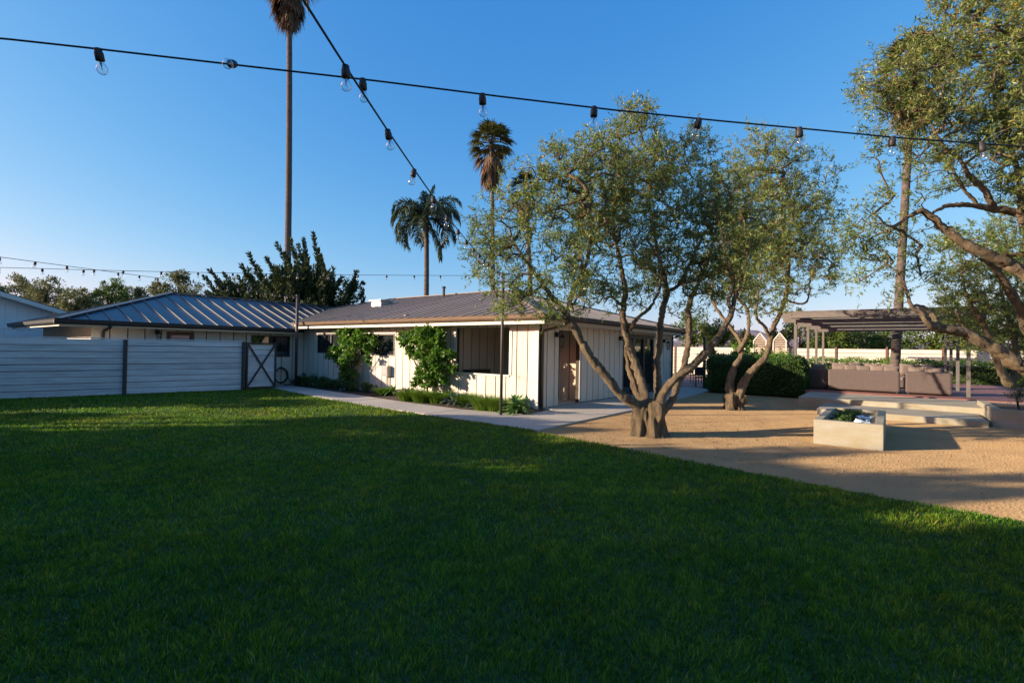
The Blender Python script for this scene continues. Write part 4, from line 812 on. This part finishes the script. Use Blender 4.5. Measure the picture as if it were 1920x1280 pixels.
# ------------------------------------------------------------------ concrete planter, raised bed
pl = thing('concrete_trough', 'square-edged pale concrete trough planter with water and plants on the gravel', 'planter', (-.3, -6.9, 0)); px0, px1, py0, py1, ph = -.32, 2.42, -7.43, -6.4, .44; tk = .13
m = MB(); m.box((px0, py0, -.05), (px0+tk, py1, ph)); m.build('side', mt_conc2, pl, bevel=.008)
MB().box((px1-tk, py0, -.05), (px1, py1, ph)).build('side', mt_conc2, pl, bevel=.008); MB().box((px0+tk, py0, -.05), (px1-tk, py0+tk, ph)).build('side', mt_conc2, pl, bevel=.008); MB().box((px0+tk, py1-tk, -.05), (px1-tk, py1, ph)).build('side', mt_conc2, pl, bevel=.008)
MB().box((px0+tk, py0+tk, -.04), (px1-tk, py1-tk, .30)).build('water', mt_water, pl)
for k, (x, y, r) in enumerate(((.9, -6.75, .24), (1.5, -6.8, .26), (2.0, -6.85, .22), (.35, -6.75, .2))):
    blob_tree('water_plant', ['low green plants in the middle of the trough, nearer clump', 'low green plants in the middle of the trough, farther clump', 'low green plants at the far end of the trough', 'low green plants at the near end of the trough'][k], 'plant', (x, y, .29), [(x, y, .33, r), (x+.15, y-.1, .32, r*.6)], 500, .05, .03, mt_dmound, 'plants growing in the trough', .015, None, 80+k, up=.5)
# pale blue glassy fragments heaped in the trough
sh = thing('glass_heap', 'pale blue glassy chunks heaped in the near right end of the trough', 'glass chunks', (.9, -7.1, .3)); rg = random.Random(4)
mt_chunk = M('pale_blue_glass', (.55, .68, .8), .1, .1, spec=.8)
for k in range(16):
    c = np.array((rg.uniform(.45, 1.75), rg.uniform(-7.2, -6.98), .31)); s = rg.uniform(.05, .10); V = [c+s*np.array((rg.uniform(-1, 1), rg.uniform(-1, 1), rg.uniform(-.3, 1.)))*1. for _ in range(7)]
    import bmesh
    bm = bmesh.new(); [bm.verts.new(v-WL[sh.name]) for v in V]; bmesh.ops.convex_hull(bm, input=bm.verts); me = bpy.data.meshes.new('chunk'); bm.to_mesh(me); bm.free(); me.materials.append(mt_chunk); put('chunk', me, sh, WL[sh.name])
rb = thing('raised_bed', 'long low concrete raised bed with mulch at the right edge', 'raised bed', (5.2, -11, 0))
MB().box((5.15, -9.4, -.05), (5.32, -16, .42)).build('wall', mt_conc2, rb, bevel=.01); MB().box((5.32, -9.4, -.05), (8., -9.58, .42)).build('wall', mt_conc2, rb, bevel=.01); MB().box((5.32, -9.58, 0), (8., -16, .37)).build('soil', mt_soil, rb)
for k, (x, y, r, h) in enumerate(((5.9, -9.95, .45, .9), (6.2, -10.7, .5, 1.0), (6.9, -10.2, .45, .8))):
    blob_tree('bed_shrub', ['airy green shrub at the near corner of the raised bed', 'airy green shrub in the raised bed by the right edge', 'airy green shrub at the back of the raised bed'][k], 'shrub', (x, y, .37), [(x, y, .37+h*.6, r*.7), (x+.2, y-.2, .37+h*.9, r*.6), (x-.2, y+.15, .37+h*.4, r*.6)], 900, .06, .014, mt_bgleaf, 'shrubs in the raised bed', .02, None, 90+k)

# ------------------------------------------------------------------ hedges
def hedge(label, x0, x1, y0, y1, h, mat, n, leaf, seed, round_=.12, group='clipped hedges', z0=0.):
    rng = np.random.default_rng(seed); t = thing('clipped_hedge', label, 'hedge', ((x0+x1)/2, (y0+y1)/2, z0), group)
    A_ = [(x1-x0)*(y1-y0), (x1-x0)*h, (x1-x0)*h, (y1-y0)*h, (y1-y0)*h]; A_ = np.array(A_)/sum(A_); f = rng.choice(5, n, p=A_); u = rng.random(n); v = rng.random(n); P = np.zeros((n, 3)); N = np.zeros((n, 3))
    for k, (fx, nn) in enumerate(((lambda u, v: np.stack([x0+(x1-x0)*u, y0+(y1-y0)*v, 0*u+h], -1), (0, 0, 1)), (lambda u, v: np.stack([x0+(x1-x0)*u, 0*u+y0, h*v], -1), (0, -1, 0)), (lambda u, v: np.stack([x0+(x1-x0)*u, 0*u+y1, h*v], -1), (0, 1, 0)), (lambda u, v: np.stack([0*u+x0, y0+(y1-y0)*u, h*v], -1), (-1, 0, 0)), (lambda u, v: np.stack([0*u+x1, y0+(y1-y0)*u, h*v], -1), (1, 0, 0)))):
        s = f == k; P[s] = fx(u[s], v[s]); N[s] = nn
    c = np.array(((x0+x1)/2, (y0+y1)/2, h/2)); hs_ = np.array(((x1-x0)/2, (y1-y0)/2, h/2)); q = P-c; e = hs_-round_*2; ov = np.maximum(np.abs(q)-e, 0); l = np.linalg.norm(ov, axis=1); k = (l > 2*round_)
    q = np.where(k[:, None], np.sign(q)*(np.minimum(np.abs(q), e)+ov/(l[:, None]+1e-6)*2*round_), q); P = c+q
    lump = .05*np.sin(P[:, 0]*5+np.sin(P[:, 1]*4)*1.5)+.05*np.sin(P[:, 2]*6+P[:, 1]*4.3); P += N*(lump[:, None]-rng.random((n, 1))**2*.18+rng.random((n, 1))**6*.10); P[:, 2] = np.maximum(P[:, 2], .02); P[:, 2] += z0
    d = unit(N*.5+rng.normal(size=(n, 3))*.8); L_ = leaf*rng.uniform(.6, 1.3, n); r = np.clip(rng.beta(2, 2, n)+lump*2, 0, 1); np_obj('foliage', leaves(P, d, unit(rng.normal(size=(n, 3))), L_, L_*.55, r), quadidx(n), mat, t, False, r)
    ins = .22; MB().box((x0+ins, y0+ins, z0-.03), (x1-ins, y1-ins, z0+h-ins)).build('twig_core', M('hedge_core', (.02, .022, .012), .95), t)
hedge('big dark clipped hedge block behind the second olive', 9.55, 11.15, -5.0, -1.5, 1.45, mt_hedge, 30000, .06, 101, .16)
hedge('long low bright hedge behind the pergola', 21.2, 22.3, -16, -3.6, 1.35, mt_hedge2, 22000, .09, 102)
hedge('bright clipped hedge piece just behind the dark hedge', 13., 14.2, -4.1, -1.6, 1.5, mt_hedge2, 9000, .08, 103)

# ------------------------------------------------------------------ far fence with slatted gables
ff = thing('far_plank_fence', 'cream horizontal plank fence across the far side of the yard', 'fence', (24, -5, 0))
for k in range(13):
    y1 = 12-k*2.4; y0 = y1-2.4
    for i in range(8): MB().box((24., y0+.03, .05+i*.24), (24.03, y1-.03, .05+(i+1)*.24-.025)).build('plank', mt_farfence, ff)
    MB().box((23.93, y1-.05, 0), (24.0, y1+.05, 2.05)).build('post', mt_brown, ff)
for px, lab in ((1425, 'slatted gabled panel left of the tall olive fork by the far fence'), (1462, 'slatted gabled panel nearest the pergola by the far fence')):
    p = PX(px, 640, 23.6); t = thing('slatted_gable_panel', lab, 'garden panel', (23.6, p[1], 0), 'slatted gabled panels'); w = .33
    for i in range(19):
        z = .1+i*.14; mt_sl = mt_slat; hw = w if z < 2.3 else w*max(.08, 1-(z-2.3)/.5); MB().box((23.6, p[1]-hw, z), (23.63, p[1]+hw, z+.10)).build('slat', mt_slat, t)
    for s in (-1, 1): MB().box((23.55, p[1]+s*(w+.03)-.03, 0), (23.66, p[1]+s*(w+.03)+.03, 2.4)).build('post', mt_farfence, t); MB().bar((23.6, p[1]+s*(w+.05), 2.38), (23.6, p[1], 2.9), .06, .06).build('rafter', mt_farfence, t)

# ------------------------------------------------------------------ pergola and seating
pg = thing('pergola', 'long grey timber pergola with slatted roof over the patio seating', 'pergola', (14, -7, .33)); YL, YR = -4.65, -9.4; PXs = (10.05, 13.4, 16.2, 19.0); pz = 2.78
for x in PXs:
    for y in (YL, YR):
        MB().box((x-.048, y-.048, -.02 if (y == YL and x < 11) else .33), (x+.048, y+.048, pz)).build('post', mt_pergo, pg, bevel=.006); MB().box((x-.1, y-.1, .325), (x+.1, y+.1, .36)).build('base_plate', mt_steel, pg)
for x in PXs: MB().box((x-.05, YR-.4, pz), (x+.05, YL+.4, pz+.2)).build('cross_beam', mt_pergo, pg)
for y in (YL, YR): MB().box((PXs[0]-.6, y-.05, pz+.2), (PXs[-1]+.6, y+.05, pz+.32)).build('side_beam', mt_pergo, pg)
for k in range(34):
    x = PXs[0]-.5+k*.305; MB().box((x-.02, YR-.55, pz+.322), (x+.02, YL+.55, pz+.39)).build('slat', mt_pergo, pg)
MB().box((PXs[0]-.62, YR-.5, pz+.14), (PXs[0]-.6, YL+.5, pz+.315)).build('fascia', mt_pergo, pg)
def soft_box(name, lo, hi, mat, parent, r=.06):
    return MB().box(lo, hi).build(name, mat, parent, smooth=False, bevel=r)
def sofa(label, x0, x1, y0, y1, back, n):
    z = .335; t = thing('garden_sofa', label, 'sofa', ((x0+x1)/2, (y0+y1)/2, z), 'low sofas under the pergola')
    if back == 'x0':
        soft_box('back', (x0, y0, z+.04), (x0+.22, y1, z+.76), mt_sofa, t); soft_box('base', (x0+.22, y0, z+.04), (x1, y1, z+.30), mt_sofa, t, .03)
        for k in range(n): a = y0+(y1-y0)*k/n; b = y0+(y1-y0)*(k+1)/n; soft_box('seat_cushion', (x0+.24, a+.01, z+.30), (x1+.02, b-.01, z+.45), mt_cush, t, .05)
    else:
        soft_box('back', (x1-.22, y0, z+.04), (x1, y1, z+.76), mt_sofa, t); soft_box('base', (x0, y0, z+.04), (x1-.22, y1, z+.30), mt_sofa, t, .03)
        for k in range(n): a = y0+(y1-y0)*k/n; b = y0+(y1-y0)*(k+1)/n; soft_box('seat_cushion', (x0-.02, a+.01, z+.30), (x1-.24, b-.01, z+.45), mt_cush, t, .05)
    for yy in (y0+.08, y1-.08):
        for xx in (x0+.08, x1-.08): MB().box((xx-.03, yy-.03, z), (xx+.03, yy+.03, z+.04)).build('foot', mt_steel, t)
sofa('mauve-grey sofa section at the left end, backed to the viewer', 10.5, 11.4, -5.62, -4.95, 'x0', 1); sofa('long mauve-grey sofa with its back to the gravel', 10.25, 11.15, -7.72, -5.66, 'x0', 3)
sofa('mauve-grey sofa section at the right, backed to the viewer', 10.4, 11.3, -9.05, -7.85, 'x0', 2); sofa('mauve-grey sofa facing the viewer at the back of the pergola', 13.6, 14.5, -8.9, -5.4, 'x1', 4)
cn = MB()
def cushion(label, c, w, h, rotz, lean):
    n = 8; V = []; F = []
    for side in (1, -1):
        for i in range(n+1):
            for j in range(n+1):
                u = -1+2*i/n; v = -1+2*j/n; pinch = 1-.10*(1-abs(u*v))*(max(abs(u), abs(v))**4); tck = .075*((1-u**4)*(1-v**4))**.6; V.append((side*tck, u*w/2*pinch, v*h/2*pinch))
    k = (n+1)**2
    for s in range(2):
        for i in range(n):
            for j in range(n):
                f = (s*k+i*(n+1)+j, s*k+(i+1)*(n+1)+j, s*k+(i+1)*(n+1)+j+1, s*k+i*(n+1)+j+1); F.append(f if s == 0 else f[::-1])
    t = MB().add(V, F).mesh('cushion', mt_cush, smooth=True); o = put('cushion', t, None, c, (0, lean, rotz)); tag(o, label, 'cushion', 'scatter cushions on the sofas')
places = ['at the left end of the long sofa', 'second along the long sofa', 'leaning in the middle of the long sofa', 'near the right end of the long sofa', 'at the far right corner of the long sofa']
for k in range(5): cushion('taupe cushion '+places[k], (10.62, -5.95-.38*k, .79+.24+.02*(k % 2)), .46, .46, random.gauss(0, .15), .2)
places = ['on the right-hand section, left one', 'on the right-hand section, right one']
for k in range(2): cushion('taupe cushion '+places[k], (10.78, -8.15-.5*k, 1.03), .48, .48, random.gauss(0, .2), .2)
places = ['leftmost', 'second from left', 'third from left', 'fourth from left', 'fifth from left', 'rightmost']
for k in range(6): cushion('taupe cushion on the back sofa, '+places[k], (14.12, -5.7-.56*k, 1.04+.03*(k % 3 == 1)), .5, .5, random.gauss(0, .2), -.2)
cushion('taupe cushion alone on the left sofa section', (10.87, -5.3, 1.03), .46, .46, .1, .2)
# terrace chairs beyond the house end
def chair(label, x, y, rz):
    t = thing('terrace_chair', label, 'chair', (x, y, .03), 'dark chairs on the brick terrace'); t.rotation_euler = (0, 0, rz); c = np.array((x, y, .03))
    MB().box(c+(-.24, -.24, .42), c+(.24, .24, .46)).build('seat', mt_black, t); MB().box(c+(.20, -.24, .5), c+(.24, .24, .9)).build('backrest', mt_black, t)
    for a in (-.21, .21):
        for b in (-.21, .21): MB().bar(c+(a, b, 0), c+(a*(.95), b, .46 if a < 0 else .9), .03, .03, (1, 0, 0)).build('leg', mt_black, t)
chair('dark chair on the brick terrace nearest the house end', 12.4, -.5, .4); chair('dark chair on the brick terrace farther from the house', 14.6, .4, 2.2)
tp = thing('terrace_post', 'dark post standing at the end of the side walkway', 'post', (11.6, -.9, 0)); MB().box((11.55, -.95, .03), (11.65, -.85, 2.3)).build('shaft', mt_steel, tp); MB().box((11.5, -1., .03), (11.7, -.8, .06)).build('base_plate', mt_steel, tp)

# ------------------------------------------------------------------ palms
def palm_trunk(t, base, top, r0, r1):
    base = np.asarray(base, float); top = np.asarray(top, float); n = 40; f = np.linspace(0, 1, n)[:, None]; P = base+(top-base)*f; P[:, 0] += .12*np.sin(f[:, 0]*3); r = r0+(r1-r0)*f[:, 0]; r *= 1+.25*np.exp(-f[:, 0]*25); r *= 1+.02*np.sin(np.arange(n)*2.1); V, F = tube_arrays(P, r, 12); np_obj('trunk', V, F, mt_palmbark, t, True)
def fan_palm(label, base, top, r0, r1, cr, skirt, seed, nf=46):
    rng = np.random.default_rng(seed); t = thing('fan_palm', label, 'palm tree', base, 'tall palms'); palm_trunk(t, base, top, r0, r1); top = np.asarray(top, float); VG = []; RG = []; VD = []; RD = []; ST = MB()
    for i in range(nf+skirt):
        dead = i >= nf; f = i/nf if not dead else (i-nf)/max(1, skirt); a = i*2.39996+rng.normal(0, .2); el = (1.35-1.75*f if not dead else -.75-.6*f)+rng.normal(0, .12); d = np.array((math.cos(a)*math.cos(el), math.sin(a)*math.cos(el), math.sin(el))); pl_ = cr*(.50 if not dead else .42)*rng.uniform(.85, 1.1)
        o = top+np.array((0, 0, (.15 if not dead else -.2-cr*.75*f*(1 if skirt > 20 else .4)))); h = o+d*pl_; h[2] -= .12*pl_*pl_/cr*max(0, math.cos(el)); ST.bar(o, h, .05, .03)
        sdir = np.array((-math.sin(a), math.cos(a), 0)); up = np.cross(sdir, d); k = 15
        for j in range(k):
            th = (-1.25+2.5*j/(k-1)) if not dead else (-.7+1.4*j/(k-1)); fd_ = d*math.cos(th)+sdir*math.sin(th)*.95+up*(.15*math.cos(th)); fl = cr*.52*(1-.22*abs(th)/1.25)*rng.uniform(.85, 1.1); wv = unit(np.cross(fd_, up+rng.normal(0, .2, 3)))*cr*.05
            m1 = h+fd_*fl*.55; tip = h+fd_*fl; tip[2] -= fl*(.28 if not dead else .35)*rng.uniform(.5, 1.3); q = [h-wv*.15, h+wv*.15, m1+wv*.5, m1-wv*.5, m1-wv*.5, m1+wv*.5, tip+wv*.05, tip-wv*.05]; (VD if dead else VG).extend(q); (RD if dead else RG).extend([rng.random()]*2)
    np_obj('crown', np.array(VG), quadidx(len(VG)//4), mt_fan, t, False, np.array(RG))
    if VD: np_obj('dead_frond_skirt', np.array(VD), quadidx(len(VD)//4), mt_dead, t, False, np.array(RD))
    ST.build('petioles', mt_dead.copy() if False else mt_bark, t)
def gpt(px, py, D):
    p = PD(px, py, D); return p
p = gpt(537, 640, 39.); q = gpt(542, -48, 39.); fan_palm('very tall thin fan palm at left, its crown cut by the top of the picture', (p[0], p[1], 0), q, .27, .19, 2.6, 60, 201)
p = gpt(925, 640, 50.); q = gpt(921, 272, 50.); fan_palm('tall fan palm rising just left of the front olive crown', (p[0], p[1], 0), q, .24, .19, 2.7, 44, 202, 56)
p = gpt(1000, 640, 52.); q = gpt(985, 355, 52.); fan_palm('fan palm half hidden behind the front olive crown', (p[0], p[1], 0), q, .28, .22, 2.1, 30, 203)
p = gpt(1676, 660, 24.5); q = gpt(1712, 130, 24.5); fan_palm('thick-trunked fan palm behind the pergola, crown among the right olive leaves', (p[0], p[1], 0), q, .205, .15, 1.9, 34, 204)
def queen_palm(label, base, top, r0, r1, fl, seed, fr):
    rng = np.random.default_rng(seed); t = thing('queen_palm', label, 'palm tree', base, 'tall palms'); palm_trunk(t, base, top, r0, r1); top = np.asarray(top, float); VL = []; RL = []; ST = MB()
    for (a, el, L_, dr, dead) in fr:
        d = np.array((math.cos(a), math.sin(a), 0.)); s = np.array((-d[1], d[0], 0)); n = 26; P = []; ang = el; c = top.copy()
        for k in range(n): P.append(c.copy()); c = c+(d*math.cos(ang)+np.array((0, 0, math.sin(ang))))*L_/n; ang -= dr/n*(.5+1.2*k/n)
        P = np.array(P); ST.tube(P[::3], np.linspace(.045, .012, len(P[::3])), 5)
        for k in range(3, n):
            tg = unit(P[k]-P[k-1]); f = k/n; ll = fl*(.35+.95*math.sin(math.pi*min(1, f*.93+.05)))
            for sg in (1, -1):
                for rep in range(3):
                    b = P[k]+(P[k-1]-P[k])*rep/3; ld = unit(tg*.55+s*sg*(.75+rng.normal(0, .15))+np.array((0, 0, rng.normal(.05, .3)))); l2 = ll*rng.uniform(.8, 1.1); m1 = b+ld*l2*.5; tip = b+ld*l2*.92; tip[2] -= l2*rng.uniform(.3, .75); w = unit(np.cross(ld, (rng.normal(), rng.normal(), 1)))*.028; VL += [b-w, b+w, m1+w, m1-w, m1-w, m1+w, tip+w*.1, tip-w*.1]; RL += [rng.random()]*2
    np_obj('crown', np.array(VL), quadidx(len(VL)//4), mt_queen, t, False, np.array(RL)); ST.build('rachis', mt_bark, t, smooth=True)
    MB().lathe(top-(0, 0, 1.3), [(r1*1.0, 0), (r1*1.5, .5), (r1*1.3, 1.0), (.05, 1.7)], 10).build('crownshaft', mt_palmbark, t, smooth=True)
rq = random.Random(5); ra = math.atan2(RGT[1], RGT[0]); fr = []
for k in range(15):
    a = k*2.39996; fr.append((a, rq.uniform(.55, 1.15) if k % 3 else rq.uniform(-.1, .3), rq.uniform(2.7, 3.3), rq.uniform(1.9, 2.7), 0))
fr += [(ra, .75, 3.0, 2.3, 0), (ra+math.pi, .7, 3.1, 2.4, 0), (ra+.4, .05, 2.9, 1.7, 0), (ra+math.pi-.3, .1, 3., 1.8, 0), (ra, 1.5, 2.3, .4, 0), (ra+2, 1.45, 2.1, .5, 0), (ra-.2, -1.0, 3.2, .55, 1)]
p = gpt(796, 640, 33.); q = gpt(799, 408, 33.); queen_palm('feathery queen palm behind the house roof', (p[0], p[1], 0), q, .20, .15, .62, 211, fr)

# ------------------------------------------------------------------ juniper behind the house
def juniper():
    rng = np.random.default_rng(221); D = 27.; c = PD(560, 640, D); t = thing('twisted_juniper', 'dark spiky windswept juniper behind the left wing roof', 'tree', (c[0], c[1], 0)); m = MB(); VL = []; root = np.array((c[0], c[1], 1.))
    tips = [(395, 508, 60), (422, 515, 70), (408, 530, 40), (468, 478, 90), (455, 500, 70), (500, 485, 80), (520, 458, 110), (545, 452, 120), (560, 462, 120), (588, 440, 130), (597, 470, 120), (575, 490, 110), (612, 512, 120), (640, 522, 120), (668, 512, 110), (680, 545, 90), (655, 540, 100), (625, 540, 110), (480, 530, 70), (440, 545, 60), (510, 520, 90), (540, 500, 110), (530, 545, 100), (580, 535, 110), (605, 555, 110), (560, 520, 110), (495, 555, 90), (650, 560, 100), (460, 560, 70), (400, 555, 50), (430, 565, 60), (470, 572, 60), (520, 570, 80), (560, 568, 90), (600, 570, 90), (635, 572, 90), (545, 555, 90), (575, 560, 90), (515, 545, 80), (590, 520, 110), (550, 535, 100), (535, 478, 100), (483, 500, 80), (512, 500, 90), (570, 450, 120), (628, 530, 110), (603, 490, 120), (664, 530, 100), (640, 548, 100), (448, 520, 70), (430, 535, 60), (384, 520, 50)]
    for (px, py, sw) in tips:
        dd = rng.uniform(-1.6, 1.6); T = PD(px, py, D+dd); bpx = px-sw*.35 if px < 560 else px-sw*.75; B_ = PD(bpx*.6+545*.4, 600+rng.uniform(-5, 25), D+dd*.4); L_ = np.linalg.norm(T-B_); mid = (B_+T)/2+RGT*rng.uniform(.12, .34)*L_*(1 if px >= 470 else .6)-np.array((0, 0, .08*L_)); P, r = smooth_path([root+(0, 0, .5), B_, mid, T], [.18, .1, .06, .015], .15); m.tube(P, r, 6); tot = len(P); k0 = int(tot*.28)
        for i in range(k0, tot):
            f = (i-k0)/(tot-k0); R0 = (.62 if f < .25 else .46)*(1-f)**.9+.03; R0 *= .65+.55*math.sin(i*.9+px)*math.sin(i*.37+py)+.35*rng.random(); cnt = int(70*(1-f)+16); tg = unit(P[min(i+1, tot-1)]-P[i-1]); q = unit(rng.normal(size=(cnt, 3))); off = q*(rng.random((cnt, 1))**.6)*R0*(.7+.5*np.sin(i*1.9)); dr = unit(tg*.9+q*.6); b = P[i]+off; w = unit(np.cross(dr, rng.normal(size=(cnt, 3))))*.038; l = rng.uniform(.12, .27, (cnt, 1)); VL.append(np.stack([b, b+dr*l*.5+w, b+dr*l, b+dr*l*.5-w], 1).reshape(-1, 3))
    for k in range(150):
        px = rng.triangular(385, 545, 680); py = 592-rng.random()**1.3*max(10, 78-abs(px-545)*.42); b0 = PD(px, py, D+rng.uniform(-2, 2)); ax = unit(RGT*rng.normal(.35 if px > 470 else -.25, .3)+np.array((0, 0, 1.))*rng.uniform(.4, 1.)+FWD*rng.normal(0, .3)); L_ = rng.uniform(.7, 1.5); cnt = 130
        f = rng.random((cnt, 1)); q = unit(rng.normal(size=(cnt, 3))); b = b0+ax*L_*f+q*(1-f*.85)*.34*rng.random((cnt, 1))**.5; dr = unit(ax*.9+q*.6); w = unit(np.cross(dr, rng.normal(size=(cnt, 3))))*.036; l = rng.uniform(.12, .26, (cnt, 1)); VL.append(np.stack([b, b+dr*l*.5+w, b+dr*l, b+dr*l*.5-w], 1).reshape(-1, 3))
    m.tube([(c[0], c[1], -.05), root, root+(0, 0, .8)], .28, 8); m.build('trunk', mt_bark, t, smooth=True); V = np.vstack(VL); n = len(V)//4; np_obj('crown', V, quadidx(n), mt_jun, t, False, rng.beta(2, 2, n))
juniper()

# ------------------------------------------------------------------ background trees
BG = 'trees beyond the outbuilding'
for k, (px, py, r, D, lab) in enumerate(((-40, 560, 38, 37, 'grey-green tree above the outbuilding roof at the left edge'), (40, 556, 34, 38, 'grey-green tree behind the outbuilding ridge'), (85, 558, 36, 36, 'taller grey-green tree behind the outbuilding eave'), (145, 575, 28, 34, 'low tree in the gap between outbuilding and house'), (205, 560, 32, 38, 'round dark tree behind the hip of the left wing'), (255, 568, 26, 40, 'small tree behind the left wing roof slope'), (325, 548, 38, 33, 'airy olive-like tree above the left wing ridge'), (430, 560, 34, 36, 'grey tree behind the juniper'))):
    c = PD(px, py-6, D); s = D/FPX; rr = r*s*1.15; bl = [(c[0], c[1], c[2], rr), (c[0]+RGT[0]*rr*.7, c[1]+RGT[1]*rr*.7, c[2]-rr*.4, rr*.75), (c[0]-RGT[0]*rr*.7, c[1]-RGT[1]*rr*.7, c[2]-rr*.35, rr*.8), (c[0], c[1], c[2]-rr*1.1, rr*.9), (c[0]+RGT[0]*rr*.2, c[1]+RGT[1]*rr*.2, c[2]+rr*.45, rr*.5)]
    blob_tree('background_tree', lab, 'tree', (c[0], c[1], 0), bl, 6500, .20, .07, mt_bgleaf if k != 4 else mt_bgleaf2, BG, .16, None, 300+k)
c = PD(118, 618, 30.); blob_tree('background_shrub', 'dark shrub in the shaded gap beside the left wing', 'shrub', (c[0], c[1], 0), [(c[0], c[1], 1.3, 1.1), (c[0]+.5, c[1]+.3, 2., .8)], 2500, .12, .06, mt_hedge, None, .08, None, 310)
RG_ = 'trees beyond the far fence'
for k, (px, py, r, D, lab) in enumerate(((1300, 610, 34, 40, 'green tree beyond the far fence at the house end'), (1345, 615, 28, 38, 'green tree beyond the far fence behind the second olive'), (1400, 640, 22, 36, 'low bushy tree between the slatted panels'), (1500, 615, 40, 36, 'green tree beyond the far fence at the pergola left posts'), (1565, 620, 40, 35, 'green tree seen through the left of the pergola'), (1600, 628, 36, 36, 'green tree seen through the middle of the pergola'), (1655, 625, 34, 37, 'green tree left of the thick palm trunk'), (1735, 620, 42, 34, 'green tree right of the thick palm trunk'), (1800, 600, 52, 33, 'green tree behind the right pergola posts'), (1870, 590, 60, 32, 'tall green tree at the far right'), (1960, 590, 60, 32, 'green tree beyond the right edge'))):
    c = PD(px, py, D); rr = r*D/FPX; bl = [(c[0], c[1], c[2], rr), (c[0]+RGT[0]*rr*.8, c[1]+RGT[1]*rr*.8, c[2]-rr*.5, rr*.8), (c[0]-RGT[0]*rr*.8, c[1]-RGT[1]*rr*.8, c[2]-rr*.45, rr*.85), (c[0], c[1], c[2]-rr*1.0, rr)]
    blob_tree('far_tree', lab, 'tree', (c[0], c[1], 0), bl, 4000, .19, .09, mt_bgleaf2, RG_, .15, None, 330+k)
c = PD(1420, 650, 23.); blob_tree('flowering_shrub', 'bright leafy shrub above the dark hedge top', 'shrub', (c[0], c[1], 0), [(c[0], c[1], 1.5, .8), (c[0]+.6, c[1]-.7, 1.4, .7), (c[0]-.6, c[1]+.8, 1.5, .7), (c[0]-1., c[1]+1.8, 1.4, .7)], 3500, .11, .07, mt_hedge2, None, .06, None, 350)

# ------------------------------------------------------------------ trees out of frame at the left that shade the lawn
SG = 'trees along the left boundary, out of view'
for k, (y, zt, zb, n) in enumerate(((-12., 5.4, .3, 7000), (-9., 5.4, .3, 9000), (-6.2, 5.5, .3, 9000), (-3.4, 5.5, .3, 9000), (-.6, 5.5, .3, 9000), (2., 5.4, .3, 8500), (4.5, 4.5, .3, 8000), (7.2, 5.65, .3, 10000), (9.6, 5.2, .3, 9500), (12., 5.7, 4.05, 4000), (13.0, 5.65, 4.6, 2600), (18.2, 5.15, .3, 9000), (21.4, 5.1, .3, 9000))):
    x = -17.2+random.uniform(-.5, .5); bl = []; z = zb+.6
    while z < zt-.5:
        rr = min(1.35, (zt-zb)*.45); bl += [(x, y+.95, z, rr), (x, y-.95, z+.2, rr)]; z += rr*.95
    bl.append((x, y, zt-.75, .75))
    blob_tree('boundary_tree', 'dense boundary tree out of view at left, the %s from the viewer\'s end' % ['first', 'second', 'third', 'fourth', 'fifth', 'sixth', 'seventh', 'eighth', 'ninth', 'tenth', 'eleventh', 'twelfth', 'thirteenth', 'fourteenth'][k], 'tree', (x, y, 0), bl, n, .30, .18, mt_bgleaf2, SG, .13, None, 400+k)
for k, (y, h) in enumerate(((11.6, 2.95), (13.4, 3.6), (15.4, 4.3))):
    blob_tree('boundary_shrub', 'tall boundary shrub out of view at left, the %s one' % ['nearest', 'middle', 'farthest'][k], 'shrub', (-18.4, y, 0), [(-18.4, y+.6, h*.5, h*.42), (-18.4, y-.6, h*.5, h*.42), (-18.4, y, h-.7, .7)], 3000, .25, .15, mt_bgleaf2, SG, .08, None, 420+k)
print('objects', len(bpy.data.objects))
